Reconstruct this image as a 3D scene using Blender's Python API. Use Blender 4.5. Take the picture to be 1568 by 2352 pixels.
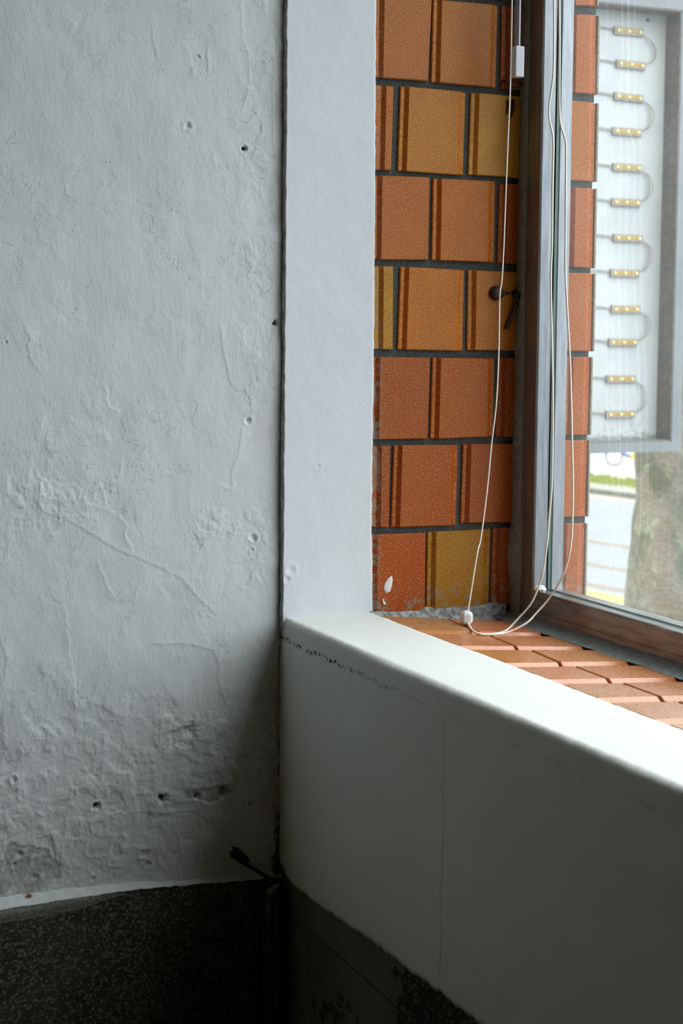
import bpy, bmesh, math, random
import numpy as np
from mathutils import Vector, Matrix

C = bpy.context.scene.collection
for o in list(bpy.data.objects):
    bpy.data.objects.remove(o)

# ---------------------------------------------------------------- camera
cam_d = bpy.data.cameras.new('camera')
cam = bpy.data.objects.new('camera', cam_d)
C.objects.link(cam)
YAW, PITCH, ROLL = 0.4384, 0.0783, -0.0099
F = Vector((-math.cos(YAW) * math.cos(PITCH), math.sin(YAW) * math.cos(PITCH), -math.sin(PITCH)))
R0 = F.cross(Vector((0, 0, 1))).normalized()
U0 = R0.cross(F)
Rv = R0 * math.cos(ROLL) - U0 * math.sin(ROLL)
Uv = R0 * math.sin(ROLL) + U0 * math.cos(ROLL)
M = Matrix((Rv, Uv, -F)).transposed().to_4x4()
M.translation = Vector((1.7627, -0.753, 0.3501))
cam.matrix_world = M
cam_d.sensor_fit = 'VERTICAL'
cam_d.lens = 35.0
cam_d.sensor_height = 35.0 * 2352 / 3837.2
cam_d.sensor_width = cam_d.sensor_height * 1568 / 2352
cam_d.shift_y = -150.3 / 2352
cam_d.clip_start = 0.05
cam_d.clip_end = 600
cam_d.dof.use_dof = True
cam_d.dof.focus_distance = 1.86
cam_d.dof.aperture_fstop = 7.5
bpy.context.scene.camera = cam

# ---------------------------------------------------------------- overcast sky, exposure
sc = bpy.context.scene
w = bpy.data.worlds.new('overcast_sky')
sc.world = w
w.use_nodes = True
wn = w.node_tree
bg = wn.nodes['Background']
tc = wn.nodes.new('ShaderNodeTexCoord')
sep = wn.nodes.new('ShaderNodeSeparateXYZ')
rmp = wn.nodes.new('ShaderNodeValToRGB')
wn.links.new(tc.outputs['Generated'], sep.inputs[0])
wn.links.new(sep.outputs['Z'], rmp.inputs[0])
wn.links.new(rmp.outputs[0], bg.inputs['Color'])
rmp.color_ramp.elements[0].color = (0.43, 0.474, 0.517, 1)
rmp.color_ramp.elements[1].color = (0.92, 0.965, 1.0, 1)
bg.inputs['Strength'].default_value = 1.70
sc.view_settings.view_transform = 'Standard'
sc.view_settings.look = 'None'
sc.view_settings.gamma = 1
sc.view_settings.use_curve_mapping = False
sc.view_settings.exposure = 1.96
sc.cycles.max_bounces = 10
sc.cycles.diffuse_bounces = 6
sc.cycles.transparent_max_bounces = 16
sc.cycles.caustics_reflective = False
sc.cycles.caustics_refractive = False
sc.cycles.sample_clamp_indirect = 4.0
sc.cycles.use_denoising = True

# ---------------------------------------------------------------- measured coordinates (metres, world space)
TILES = [[[[0.1111,0.7194],[0.1851,0.7214],[0.1814,0.626],[0.1123,0.6258]],[165,97,68]],[[[0.188,0.7212],[0.2759,0.7222],[0.2748,0.6246],[0.1866,0.6253]],[168,106,72]],[[[0.2807,0.7221],[0.3703,0.7241],[0.3708,0.6246],[0.2809,0.6239]],[138,66,34]],[[[0.1029,0.6172],[0.1362,0.617],[0.1344,0.5199],[0.1041,0.5196]],[165,95,60]],[[[0.1462,0.6181],[0.2337,0.6168],[0.2319,0.5183],[0.1437,0.5198]],[172,112,56]],[[[0.2405,0.6167],[0.3311,0.6163],[0.3302,0.5188],[0.2386,0.5195]],[176,128,66]],[[[0.107,0.5132],[0.1855,0.5141],[0.1847,0.4168],[0.1082,0.4155]],[163,90,52]],[[[0.1911,0.5133],[0.2764,0.5134],[0.2765,0.4158],[0.1906,0.4169]],[170,97,46]],[[[0.2819,0.5115],[0.3735,0.5111],[0.3733,0.4126],[0.2808,0.4153]],[148,70,30]],[[[0.1027,0.4078],[0.1385,0.4081],[0.1393,0.3105],[0.1038,0.311]],[165,122,50]],[[[0.1492,0.4083],[0.2355,0.406],[0.2348,0.3089],[0.1467,0.3105]],[170,100,36]],[[[0.2403,0.4061],[0.3309,0.4048],[0.3305,0.3095],[0.2405,0.3097]],[166,101,38]],[[[0.1068,0.3018],[0.1895,0.3012],[0.1875,0.2038],[0.108,0.2045]],[154,75,32]],[[[0.1936,0.3009],[0.2794,0.3],[0.2795,0.2044],[0.192,0.2033]],[166,86,32]],[[[0.2843,0.301],[0.3754,0.3009],[0.3751,0.2039],[0.2831,0.2043]],[150,72,24]],[[[0.1041,0.1964],[0.1374,0.1964],[0.137,0.0992],[0.1053,0.1004]],[150,74,32]],[[[0.1432,0.197],[0.2311,0.1954],[0.2292,0.0975],[0.141,0.0988]],[162,80,26]],[[[0.2371,0.1963],[0.3273,0.1953],[0.3257,0.098],[0.2352,0.0998]],[156,76,24]],[[[0.1094,0.0914],[0.1869,0.0904],[0.187,-0.0065],[0.1106,-0.0035]],[166,74,28]],[[[0.1904,0.0909],[0.278,0.091],[0.2768,-0.0039],[0.19,-0.0056]],[160,116,36]],[[[0.2807,0.0925],[0.3714,0.0917],[0.3705,-0.0056],[0.2799,-0.0049]],[146,68,18]],[[[0.3729,0.8247],[0.4131,0.8258],[0.4155,0.7327],[0.3727,0.73]],[160,84,54]],[[[0.3754,0.7198],[0.4155,0.7221],[0.418,0.626],[0.3752,0.6249]],[160,86,54]],[[[0.3361,0.6166],[0.4176,0.6154],[0.4182,0.5189],[0.3364,0.5191]],[160,92,54]],[[[0.3786,0.5103],[0.4178,0.5103],[0.4184,0.4119],[0.3784,0.4127]],[158,84,54]],[[[0.3358,0.4054],[0.4189,0.4054],[0.4191,0.3084],[0.3361,0.3095]],[158,84,48]],[[[0.3805,0.3014],[0.4177,0.3013],[0.4169,0.2036],[0.3802,0.2038]],[156,80,44]],[[[0.3329,0.1978],[0.4165,0.197],[0.416,0.1002],[0.3319,0.1021]],[158,82,46]],[[[0.3765,0.0931],[0.4152,0.0919],[0.4144,-0.0056],[0.3756,-0.0053]],[156,78,48]]]
STRIP_R = [[0.1112,0.7135],[0.1126,0.5144],[0.1135,0.312],[0.1132,0.1062],[0.1157,0.0046]]
PEEL = [[[-0.05,0.701],[-0.0487,0.6627],[-0.0401,0.6398],[-0.0399,0.6075],[-0.0472,0.5809]],[[-0.0143,0.6543],[-0.0119,0.6288],[-0.0139,0.6004],[-0.0127,0.583],[-0.0135,0.5546],[-0.0102,0.5308]],[[-0.1562,0.6562],[-0.1517,0.6316]],[[-0.1143,0.6424],[-0.1065,0.6178]],[[-0.0928,0.6421],[-0.0917,0.6231]],[[-0.2999,0.333],[-0.2938,0.3209],[-0.2972,0.3143],[-0.293,0.298],[-0.2854,0.2871]],[[-0.2085,0.27],[-0.205,0.2484],[-0.1961,0.2439]],[[-0.0754,0.3323],[-0.0716,0.3058],[-0.063,0.2751],[-0.056,0.2642],[-0.0443,0.2641],[-0.0378,0.2505],[-0.0377,0.2371]],[[-0.0483,0.2193],[-0.053,0.1905],[-0.0603,0.1732],[-0.0602,0.1527],[-0.0719,0.1556]],[[-0.1896,0.1834],[-0.1916,0.1704],[-0.2161,0.1668],[-0.2096,0.1497],[-0.2077,0.1342],[-0.1941,0.1273],[-0.1826,0.1136],[-0.1871,0.1075],[-0.1795,0.0895]],[[-0.2774,0.1327],[-0.2536,0.1255],[-0.2187,0.1022],[-0.1962,0.0884],[-0.1463,0.0657],[-0.121,0.0508],[-0.1047,0.0324],[-0.0878,0.0158]],[[-0.1545,-0.0215],[-0.1129,-0.0236],[-0.0812,-0.0346],[-0.0785,-0.0474]],[[-0.2549,0.0248],[-0.2501,-0.024],[-0.2453,-0.0536],[-0.2429,-0.093]],[[-0.3284,-0.1645],[-0.3092,-0.171],[-0.3113,-0.1883]],[[-0.2591,-0.2033],[-0.2481,-0.1957],[-0.2481,-0.1824],[-0.2491,-0.1709]],[[-0.2546,-0.2127],[-0.2527,-0.2258],[-0.2483,-0.2343],[-0.2393,-0.2344],[-0.2402,-0.21]],[[-0.2902,-0.2412],[-0.2901,-0.228],[-0.2725,-0.2258],[-0.2691,-0.2439]],[[-0.201,-0.2077],[-0.1872,-0.2139],[-0.1739,-0.211],[-0.1553,-0.2157],[-0.1271,-0.2191],[-0.1129,-0.2182],[-0.1039,-0.2193],[-0.0916,-0.2279],[-0.068,-0.2354]],[[-0.1759,-0.1886],[-0.1646,-0.1899],[-0.1553,-0.193],[-0.1527,-0.1777],[-0.1646,-0.1764]],[[-0.1392,-0.1928],[-0.1319,-0.2028],[-0.1177,-0.209],[-0.1061,-0.194],[-0.08,-0.195]],[[-0.1506,-0.2613],[-0.1479,-0.2754],[-0.139,-0.2857]],[[-0.0823,-0.1533],[-0.0489,-0.1583]],[[-0.1918,-0.1201],[-0.1872,-0.134]],[[-0.3274,-0.0061],[-0.3209,-0.0233],[-0.3239,-0.047]],[[-0.2481,0.6631],[-0.2424,0.659],[-0.2457,0.6527]],[[-0.0616,-0.215],[-0.0428,-0.194],[-0.021,-0.1809]],[[-0.0759,-0.0375],[-0.0768,-0.0679],[-0.0649,-0.0994]],[[-0.2152,0.0709],[-0.2078,0.0486],[-0.1992,0.0358]],[[-0.329,-0.2542],[-0.3,-0.2507],[-0.2755,-0.249]],[[-0.2358,-0.2517],[-0.2157,-0.2693],[-0.1903,-0.2737]],[[-0.1273,-0.1194],[-0.1257,-0.1342],[-0.1152,-0.1413]]]
HOLES = [[-0.0469,0.5368,0.0027,1.0],[-0.0403,0.2296,0.0032,0.6],[-0.0336,0.0938,0.0032,0.3],[-0.0346,0.0802,0.0016,0.3],[-0.0071,0.3406,0.0032,0.9],[-0.3198,0.318,0.0016,0.4],[-0.1089,-0.1247,0.007,0.45],[-0.2207,-0.1989,0.0038,0.9],[-0.1428,-0.199,0.0049,0.8],[-0.1018,-0.2017,0.0032,0.8],[-0.0687,-0.2003,0.0054,0.8],[-0.0344,-0.2182,0.0032,0.7],[-0.0264,-0.1803,0.0027,0.4],[-0.102,0.6348,0.0016,0.4],[-0.1646,-0.261,0.0043,0.3],[-0.3136,-0.2538,0.0027,0.5],[-0.3072,-0.2434,0.0027,0.4],[-0.2903,-0.2712,0.0027,0.5],[-0.2243,-0.2812,0.0022,0.5],[-0.1604,-0.2742,0.0027,0.5],[0.0044,0.2505,0.0011,0.5],[-0.1146,0.5577,0.0032,0.25],[-0.314,-0.1588,0.0027,0.3]]
LEDGE_IN = [[-0.3292,-0.2883],[-0.2509,-0.2885],[-0.1739,-0.2921],[-0.1015,-0.298],[-0.0185,-0.3067]]
LEDGE_OUT = [[0.006,-0.3331,-0.2961],[0.006,-0.2555,-0.2945],[0.004,-0.1784,-0.2951],[0.0,-0.1052,-0.3004],[-0.004,-0.0209,-0.3071]]
BASE_W = [[-0.0054,-0.2941],[0.0143,-0.3011],[0.0335,-0.3043],[0.107,-0.3068],[0.1865,-0.302],[0.2396,-0.3002],[0.3094,-0.2991],[0.3832,-0.2981],[0.4644,-0.2979]]
CORD1 = [[0.1095,0.283,0.7398],[0.1106,0.283,0.7104],[0.1124,0.283,0.6623],[0.112,0.283,0.6257],[0.105,0.283,0.5951],[0.1057,0.283,0.5767],[0.1146,0.283,0.5527],[0.1149,0.283,0.5044],[0.1165,0.283,0.4349],[0.1152,0.283,0.3947],[0.1208,0.283,0.3173],[0.1252,0.283,0.2473],[0.1264,0.283,0.1642],[0.1223,0.283,0.1238],[0.1188,0.283,0.0903],[0.1115,0.283,0.0555],[0.103,0.281,0.0322],[0.097,0.275,0.0131],[0.0906,0.262,-0.0042],[0.0963,0.244,-0.0149],[0.1348,0.2044,-0.0098],[0.1377,0.1873,-0.008],[0.1181,0.1865,-0.0079],[0.075,0.204,-0.008]]
CORD2 = [[0.1206,0.283,0.7378],[0.1217,0.283,0.7086],[0.1246,0.283,0.6402],[0.1266,0.283,0.5859],[0.1309,0.283,0.5664],[0.1402,0.283,0.5504],[0.142,0.283,0.5367],[0.1438,0.283,0.4751],[0.1457,0.283,0.404],[0.1514,0.283,0.3588],[0.1603,0.283,0.2906],[0.167,0.283,0.2081],[0.1704,0.283,0.1634],[0.171,0.283,0.1252],[0.1693,0.283,0.0967],[0.163,0.283,0.0739],[0.151,0.283,0.0521],[0.1281,0.281,0.0251],[0.1221,0.268,0.0079],[0.1239,0.253,-0.003],[0.1221,0.2286,-0.0123],[0.139,0.1962,-0.0089],[0.1358,0.1821,-0.0075],[0.0995,0.1936,-0.0087],[0.074,0.2055,-0.0088]]
CORD3 = [[0.05,0.2632,0.7484],[0.05,0.2636,0.7186],[0.05,0.2634,0.6235],[0.05,0.2612,0.5478],[0.05,0.2586,0.4442],[0.05,0.2566,0.3952],[0.05,0.254,0.3737],[0.05,0.254,0.3111],[0.05,0.2518,0.2483],[0.05,0.2462,0.1988],[0.051,0.2412,0.1498],[0.056,0.2306,0.09],[0.062,0.2222,0.071],[0.07,0.2068,0.0074]]
WAND = [[0.05,0.2703,0.7192],[0.05,0.2729,0.6653],[0.05,0.273,0.6643],[0.05,0.2731,0.6302]]
LED = [[1.8376,1.108,-3],[1.847,1.0221,-4],[1.8424,0.9361,-5],[1.8394,0.8454,-3],[1.8434,0.7513,-1.5],[1.8418,0.659,-1],[1.85,0.5643,-1],[1.8428,0.4712,0],[1.8483,0.3745,-1],[1.8423,0.2857,0],[1.838,0.1872,0],[1.8392,0.0919,0]]
SIGN = {"panel_tr":[-2.0,1.9539,1.1597],"panel_bl":[-2.0,1.7821,0.0259],"panel_br":[-2.0,1.9739,0.0217],"in_tr":[-1.95,1.9573,1.1454],"in_br":[-1.95,1.9879,0.0249],"front_t":[-1.95,1.7458,1.1591],"front_b1":[-1.95,1.8458,0.0257],"front_b2":[-1.95,1.8466,-0.0047]}
TREE = [[3.4788,-0.2288],[3.4889,-0.3425],[3.4985,-0.4376],[3.4762,-0.5317],[3.4744,-0.6266],[3.4589,-0.7211],[3.4502,-0.8159],[3.4415,-0.9109]]
ROAD = {"kerb_back":[[-45.84,30.86],[-43.98,31.73]],"grass_top":[[-47.57,32.01],[-45.35,32.69]],"kerb_top":[[-45.33,30.52],[-42.8,30.9]],"kerb_face":[[-43.86,29.55],[-41.36,29.87]],"kerb_bot":[[-42.48,28.64],[-39.9,28.84]],"s1":[[-32.81,22.2],[-31.25,22.6]],"s2":[[-29.49,19.97],[-28.12,20.32]],"s3":[[-27.07,18.35],[-25.92,18.73]],"y1":[[-26.42,17.91],[-25.35,18.33]],"y2":[[-25.75,17.47],[-24.69,17.85]]}
BOLT = [0.2772,0.379]
NAIL = [[0.3054,0.3821],[0.3038,0.3704],[0.2992,0.3545],[0.291,0.3349]]
PAINT = [[0.1412,0.0412],[0.1425,0.0369],[0.1414,0.0291],[0.1392,0.0224],[0.134,0.0207],[0.1304,0.0261],[0.1326,0.0333],[0.1372,0.0388]]
CRACK = [[0.3839,0.0,-0.032],[0.3899,0.0,-0.1151],[0.3952,0.0,-0.173],[0.3983,0.0,-0.2188],[0.3936,0.0,-0.2933]]
MILDEW = [[0.0217,0.0,-0.0121],[0.0407,0.0,-0.0238],[0.158,0.0,-0.0259],[0.2118,0.0,-0.0236],[0.2529,0.0,-0.0262],[0.3016,0.0,-0.0206],[0.339,0.0,-0.0227],[0.4178,0.0,-0.0244],[0.4977,0.0,-0.0261]]
STUB = [[0.012,-0.0629,-0.2661],[0.012,-0.0511,-0.2769],[0.012,-0.0429,-0.2831],[0.012,-0.0293,-0.2926],[0.012,-0.0172,-0.3026],[0.012,-0.0094,-0.314]]
LEAF = [0.0,-0.2988,-0.2879]
HOOK = [[0.0,0.2892,0.6338],[0.0,0.2914,0.6133],[0.0,0.2942,0.5953]]
KNOB = [[0.07,0.2042,0.0066],[0.07,0.2045,-0.011]]

# ---------------------------------------------------------------- helpers
def lin(c):
    r = []
    for v in c:
        v = v / 255.0
        r.append(v / 12.92 if v <= 0.04045 else ((v + 0.055) / 1.055) ** 2.4)
    return tuple(r) + (1.0,)

def prop(o, **k):
    for a, b in k.items():
        o[a] = b
    return o

def mesh(name, verts, faces, mat, parent=None, smooth=False, **k):
    me = bpy.data.meshes.new(name)
    me.from_pydata([tuple(v) for v in verts], [], faces)
    me.validate()
    me.update()
    for m_ in (mat if isinstance(mat, (list, tuple)) else [mat]):
        me.materials.append(m_)
    if smooth:
        me.polygons.foreach_set('use_smooth', [True] * len(me.polygons))
    o = bpy.data.objects.new(name, me)
    C.objects.link(o)
    if parent:
        o.parent = parent
    return prop(o, **k)

def empty(name, loc=(0, 0, 0), parent=None, **k):
    o = bpy.data.objects.new(name, None)
    o.location = loc
    o.empty_display_size = 0.05
    C.objects.link(o)
    if parent:
        o.parent = parent
    return prop(o, **k)

def under(child, parent):
    """parent while keeping world-space vertices (parents are unrotated empties)"""
    child.parent = parent
    l = parent.location
    if parent.parent:
        l = l + parent.parent.location
    child.location = -l
    return child

def box_vf(x0, x1, y0, y1, z0, z1):
    v = [(x, y, z) for x in (x0, x1) for y in (y0, y1) for z in (z0, z1)]
    f = [(0, 1, 3, 2), (4, 6, 7, 5), (0, 4, 5, 1), (2, 3, 7, 6), (0, 2, 6, 4), (1, 5, 7, 3)]
    return v, f

class MB:
    def __init__(s):
        s.v = []; s.f = []; s.m = []
    def add(s, v, f, mi=0):
        b = len(s.v)
        s.v += [tuple(q) for q in v]
        s.f += [tuple(i + b for i in q) for q in f]
        s.m += [mi] * len(f)
        return s
    def box(s, *a, mi=0):
        return s.add(*box_vf(*a), mi=mi)
    def tube(s, pts, r, n=8, mi=0, cap=True):
        pts = [Vector(p) for p in pts]
        rr = r if isinstance(r, (list, tuple)) else [r] * len(pts)
        t = (pts[1] - pts[0]).normalized()
        a = t.orthogonal().normalized()
        v = []
        for i, p in enumerate(pts):
            t = (pts[min(i + 1, len(pts) - 1)] - pts[max(i - 1, 0)]).normalized()
            a = (a - t * a.dot(t)).normalized()
            b = t.cross(a)
            for k in range(n):
                g = 2 * math.pi * k / n
                v.append(p + (a * math.cos(g) + b * math.sin(g)) * rr[i])
        f = [(i * n + k, i * n + (k + 1) % n, (i + 1) * n + (k + 1) % n, (i + 1) * n + k)
             for i in range(len(pts) - 1) for k in range(n)]
        if cap:
            f.append(tuple(range(n - 1, -1, -1)))
            f.append(tuple((len(pts) - 1) * n + k for k in range(n)))
        return s.add(v, f, mi)
    def build(s, name, mat, parent=None, smooth=False, bevel=0.0, **k):
        o = mesh(name, s.v, s.f, mat, None, smooth, **k)
        if any(s.m):
            o.data.polygons.foreach_set('material_index', s.m)
        if bevel:
            bm = bmesh.new(); bm.from_mesh(o.data)
            bmesh.ops.bevel(bm, geom=bm.edges[:], offset=bevel, segments=2, affect='EDGES', profile=0.5)
            bm.to_mesh(o.data); bm.free()
        if parent:
            under(o, parent)
        return o

def smooth_path(pts, n=6):
    pts = [Vector(p) for p in pts]
    out = []
    for i in range(len(pts) - 1):
        p0 = pts[max(i - 1, 0)]; p1 = pts[i]; p2 = pts[i + 1]; p3 = pts[min(i + 2, len(pts) - 1)]
        for k in range(n):
            t = k / n
            out.append(0.5 * ((2 * p1) + (p2 - p0) * t + (2 * p0 - 5 * p1 + 4 * p2 - p3) * t * t
                              + (3 * p1 - p0 - 3 * p2 + p3) * t ** 3))
    out.append(pts[-1])
    return out

# numpy value noise
def vnoise(x, y, seed=0):
    xi = np.floor(x).astype(np.int64); yi = np.floor(y).astype(np.int64)
    xf = x - xi; yf = y - yi
    def h(a, b):
        n = (a * 374761393 + b * 668265263 + seed * 974711) & 0x7fffffff
        n = ((n ^ (n >> 13)) * 1274126177) & 0x7fffffff
        return ((n ^ (n >> 16)) & 0xffff) / 65535.0
    u = xf * xf * (3 - 2 * xf); v = yf * yf * (3 - 2 * yf)
    return (h(xi, yi) * (1 - u) + h(xi + 1, yi) * u) * (1 - v) + (h(xi, yi + 1) * (1 - u) + h(xi + 1, yi + 1) * u) * v

def fbm(x, y, seed=0, oct=4):
    s = 0.0; a = 0.5; t = 0.0
    for i in range(oct):
        s = s + a * vnoise(x, y, seed + i * 7); t += a
        x = x * 2.03 + 3.1; y = y * 2.03 + 1.7; a *= 0.5
    return s / t

def sstep(a, b, x):
    t = np.clip((x - a) / (b - a), 0, 1)
    return t * t * (3 - 2 * t)

def grid_faces(nu, nv, flip=False):
    i = np.arange(nu - 1)[:, None]; j = np.arange(nv - 1)[None, :]
    a = i * nv + j
    q = np.stack([a, a + nv, a + nv + 1, a + 1], -1).reshape(-1, 4)
    return q[:, ::-1] if flip else q

def grid_mesh(name, P, mat, flip=False, attrs=None, **k):
    """P: (nu, nv, 3) array"""
    nu, nv = P.shape[:2]
    q = grid_faces(nu, nv, flip)
    me = bpy.data.meshes.new(name)
    me.vertices.add(nu * nv)
    me.vertices.foreach_set('co', P.reshape(-1).astype(np.float32))
    me.loops.add(q.size)
    me.loops.foreach_set('vertex_index', q.reshape(-1).astype(np.int32))
    me.polygons.add(len(q))
    me.polygons.foreach_set('loop_start', np.arange(0, q.size, 4, dtype=np.int32))
    me.polygons.foreach_set('use_smooth', np.ones(len(q), dtype=bool))
    me.update(calc_edges=True)
    me.materials.append(mat)
    for an, av in (attrs or {}).items():
        at = me.attributes.new(an, 'FLOAT', 'POINT')
        at.data.foreach_set('value', av.reshape(-1).astype(np.float32))
    o = bpy.data.objects.new(name, me)
    C.objects.link(o)
    return prop(o, **k)

# ---------------------------------------------------------------- materials
class NT:
    def __init__(s, name):
        s.m = bpy.data.materials.new(name); s.m.use_nodes = True
        s.t = s.m.node_tree; s.b = s.t.nodes['Principled BSDF']; s.out = s.t.nodes['Material Output']
        g = s.n('ShaderNodeNewGeometry'); s.pos = g.outputs['Position']
        s.norm = g.outputs['Normal']
    def n(s, t, **k):
        x = s.t.nodes.new(t)
        for a, b in k.items():
            setattr(x, a, b)
        return x
    def l(s, a, b):
        s.t.links.new(a, b)
    def val(s, sock, v):
        if hasattr(v, 'links'):
            s.l(v, sock)
        else:
            sock.default_value = v
    def map(s, sx, sy, sz):
        m = s.n('ShaderNodeVectorMath', operation='MULTIPLY'); s.l(s.pos, m.inputs[0])
        m.inputs[1].default_value = (sx, sy, sz); return m.outputs[0]
    def noise(s, scale, detail=3, rough=0.55, vec=None, dist=0.0):
        x = s.n('ShaderNodeTexNoise'); s.l(vec if vec is not None else s.pos, x.inputs['Vector'])
        x.inputs['Scale'].default_value = scale; x.inputs['Detail'].default_value = detail
        x.inputs['Roughness'].default_value = rough; x.inputs['Distortion'].default_value = dist
        return x.outputs['Fac']
    def vor(s, scale, feature='F1', vec=None, out='Distance'):
        x = s.n('ShaderNodeTexVoronoi', feature=feature); s.l(vec if vec is not None else s.pos, x.inputs['Vector'])
        x.inputs['Scale'].default_value = scale
        return x.outputs[out]
    def math(s, op, a, b=0.0, c=0.0, clamp=False):
        x = s.n('ShaderNodeMath', operation=op, use_clamp=clamp)
        for i, v in enumerate((a, b, c)):
            s.val(x.inputs[i], v)
        return x.outputs[0]
    def ramp(s, x, a, b, lo=0.0, hi=1.0):
        r = s.n('ShaderNodeMapRange', interpolation_type='SMOOTHSTEP'); s.val(r.inputs['Value'], x)
        r.inputs['From Min'].default_value = a; r.inputs['From Max'].default_value = b
        r.inputs['To Min'].default_value = lo; r.inputs['To Max'].default_value = hi
        return r.outputs[0]
    def mix(s, f, a, b, blend='MIX'):
        x = s.n('ShaderNodeMix', data_type='RGBA', blend_type=blend)
        s.val(x.inputs[0], f); s.val(x.inputs[6], a); s.val(x.inputs[7], b)
        return x.outputs[2]
    def bump(s, h, strength=1.0, dist=0.001, normal=None):
        x = s.n('ShaderNodeBump'); s.l(h, x.inputs['Height'])
        x.inputs['Strength'].default_value = strength; x.inputs['Distance'].default_value = dist
        if normal is not None:
            s.l(normal, x.inputs['Normal'])
        return x.outputs[0]
    def xyz(s):
        x = s.n('ShaderNodeSeparateXYZ'); s.l(s.pos, x.inputs[0]); return x.outputs
    def set(s, col=None, rough=None, normal=None, metal=None, spec=None):
        if col is not None: s.val(s.b.inputs['Base Color'], col)
        if rough is not None: s.val(s.b.inputs['Roughness'], rough)
        if normal is not None: s.l(normal, s.b.inputs['Normal'])
        if metal is not None: s.b.inputs['Metallic'].default_value = metal
        if spec is not None: s.b.inputs['Specular IOR Level'].default_value = spec
        return s.m

def simple(name, rgb, rough=0.6, metal=0.0, nscale=60, namt=0.12, spec=0.5, bumpd=0.0):
    t = NT(name)
    c = lin(rgb)
    d = tuple(v * (1 - namt) for v in c[:3]) + (1,)
    e = tuple(min(1, v * (1 + namt)) for v in c[:3]) + (1,)
    n = t.noise(nscale)
    nm = t.bump(n, 1.0, bumpd) if bumpd else None
    return t.set(t.mix(t.ramp(n, 0.3, 0.7), d, e), rough, nm, metal, spec)

def plaster_mat(name, rgb, dirt_attr=False, tex=(1.0, 0.5), amp=0.00035, cracks=None):
    t = NT(name)
    c = lin(rgb)
    big = t.noise(5.0, 4)
    col = t.mix(t.ramp(big, 0.3, 0.75), tuple(v * 0.95 for v in c[:3]) + (1,), c)
    v = t.map(1.0, 1.0, tex[1])
    fine = t.noise(260.0, 3, 0.6, v)
    mid = t.noise(70.0, 3, 0.55, v)
    h = t.math('ADD', t.math('MULTIPLY', fine, 0.75), mid)
    sp = t.ramp(t.vor(120.0), 0.05, 0.02)          # sparse pimples / pits
    gate = t.ramp(t.noise(25.0, 2), 0.62, 0.7)
    h = t.math('SUBTRACT', h, t.math('MULTIPLY', t.math('MULTIPLY', sp, gate), 0.6))
    if tex[1] == 0.62:                              # crisp edges of flaked paint layers
        st = t.ramp(t.noise(38.0, 5, 0.6, None, 0.5), 0.560, 0.570)
        h = t.math('ADD', h, t.math('MULTIPLY', t.math('MULTIPLY', st, t.ramp(t.noise(9.0, 2), 0.45, 0.55)), 0.7))
    if dirt_attr:
        a = t.n('ShaderNodeAttribute', attribute_name='dirt').outputs['Fac']
        edge = t.math('ADD', a, t.math('MULTIPLY', t.math('SUBTRACT', t.noise(420.0, 3), 0.5), 0.7))
        f = t.ramp(edge, 0.35, 0.7)
        f = t.math('MULTIPLY', f, t.math('GREATER_THAN', a, 0.02))
        col = t.mix(f, col, lin((58, 56, 46)))
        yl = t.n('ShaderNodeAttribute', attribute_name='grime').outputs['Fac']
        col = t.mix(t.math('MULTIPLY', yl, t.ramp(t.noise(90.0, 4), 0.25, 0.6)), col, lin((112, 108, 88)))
    m = t.set(col, 0.72, t.bump(h, 1.0, amp), spec=0.3)
    return t, m, col

t_w, M_WALL, _ = plaster_mat('aged_white_paint', (213, 215, 215), True, (1, 0.62), 0.00060)
t_s, M_STRIP, _ = plaster_mat('white_plaster_strip', (221, 224, 228), True, (1, 0.9), 0.00025)
t_p, M_PARA, pc = plaster_mat('white_plaster_parapet', (231, 231, 225), False, (1, 1), 0.00012)
# hairline crack, mildew trail beneath the top edge
X, Y, Z = t_p.xyz()
cr = t_p.math('ABSOLUTE', t_p.math('SUBTRACT', t_p.math('SUBTRACT', X, 0.3915),
     t_p.math('MULTIPLY', t_p.math('SUBTRACT', t_p.noise(12.0, 4, 0.7, t_p.map(0, 0, 1)), 0.5), 0.03)))
crf = t_p.math('MULTIPLY', t_p.ramp(cr, 0.0007, 0.0002), t_p.math('LESS_THAN', Z, -0.03))
crf = t_p.math('MULTIPLY', crf, t_p.ramp(t_p.noise(40, 2), 0.3, 0.5, 0.25, 0.8))
pc = t_p.mix(crf, pc, lin((110, 108, 95)))
wob = t_p.math('MULTIPLY', t_p.math('SUBTRACT', t_p.noise(22.0, 5, 0.65, t_p.map(1, 0, 0)), 0.5), 0.022)
dz = t_p.math('ABSOLUTE', t_p.math('ADD', t_p.math('ADD', Z, 0.0245), wob))
dl = t_p.math('MULTIPLY', t_p.ramp(dz, 0.004, 0.0005), t_p.ramp(t_p.noise(170, 4, 0.7), 0.47, 0.58))
dl = t_p.math('MULTIPLY', dl, t_p.ramp(X, 0.36, 0.15, 0.15, 1.0))
sp2 = t_p.math('MULTIPLY', t_p.ramp(t_p.vor(160.0), 0.16, 0.08), t_p.ramp(t_p.noise(38, 2), 0.60, 0.68))
sp2 = t_p.math('MULTIPLY', sp2, t_p.ramp(Z, -0.12, -0.015, 0.15, 0.8))
sp2 = t_p.math('MULTIPLY', sp2, t_p.math('LESS_THAN', Z, -0.012))
pc = t_p.mix(t_p.math('MAXIMUM', dl, sp2), pc, lin((60, 60, 52)))
t_p.set(pc)

M_LEDGE = simple('ledge_white_paint', (206, 208, 208), 0.6, nscale=90, namt=0.08, bumpd=0.0004)
M_ROOM = simple('room_wall_paint', (150, 134, 102), 0.9)
M_CEIL = simple('ceiling_paint', (150, 138, 108), 0.9)
M_FLOOR = simple('dark_terrazzo_floor', (98, 85, 58), 0.5)

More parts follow.
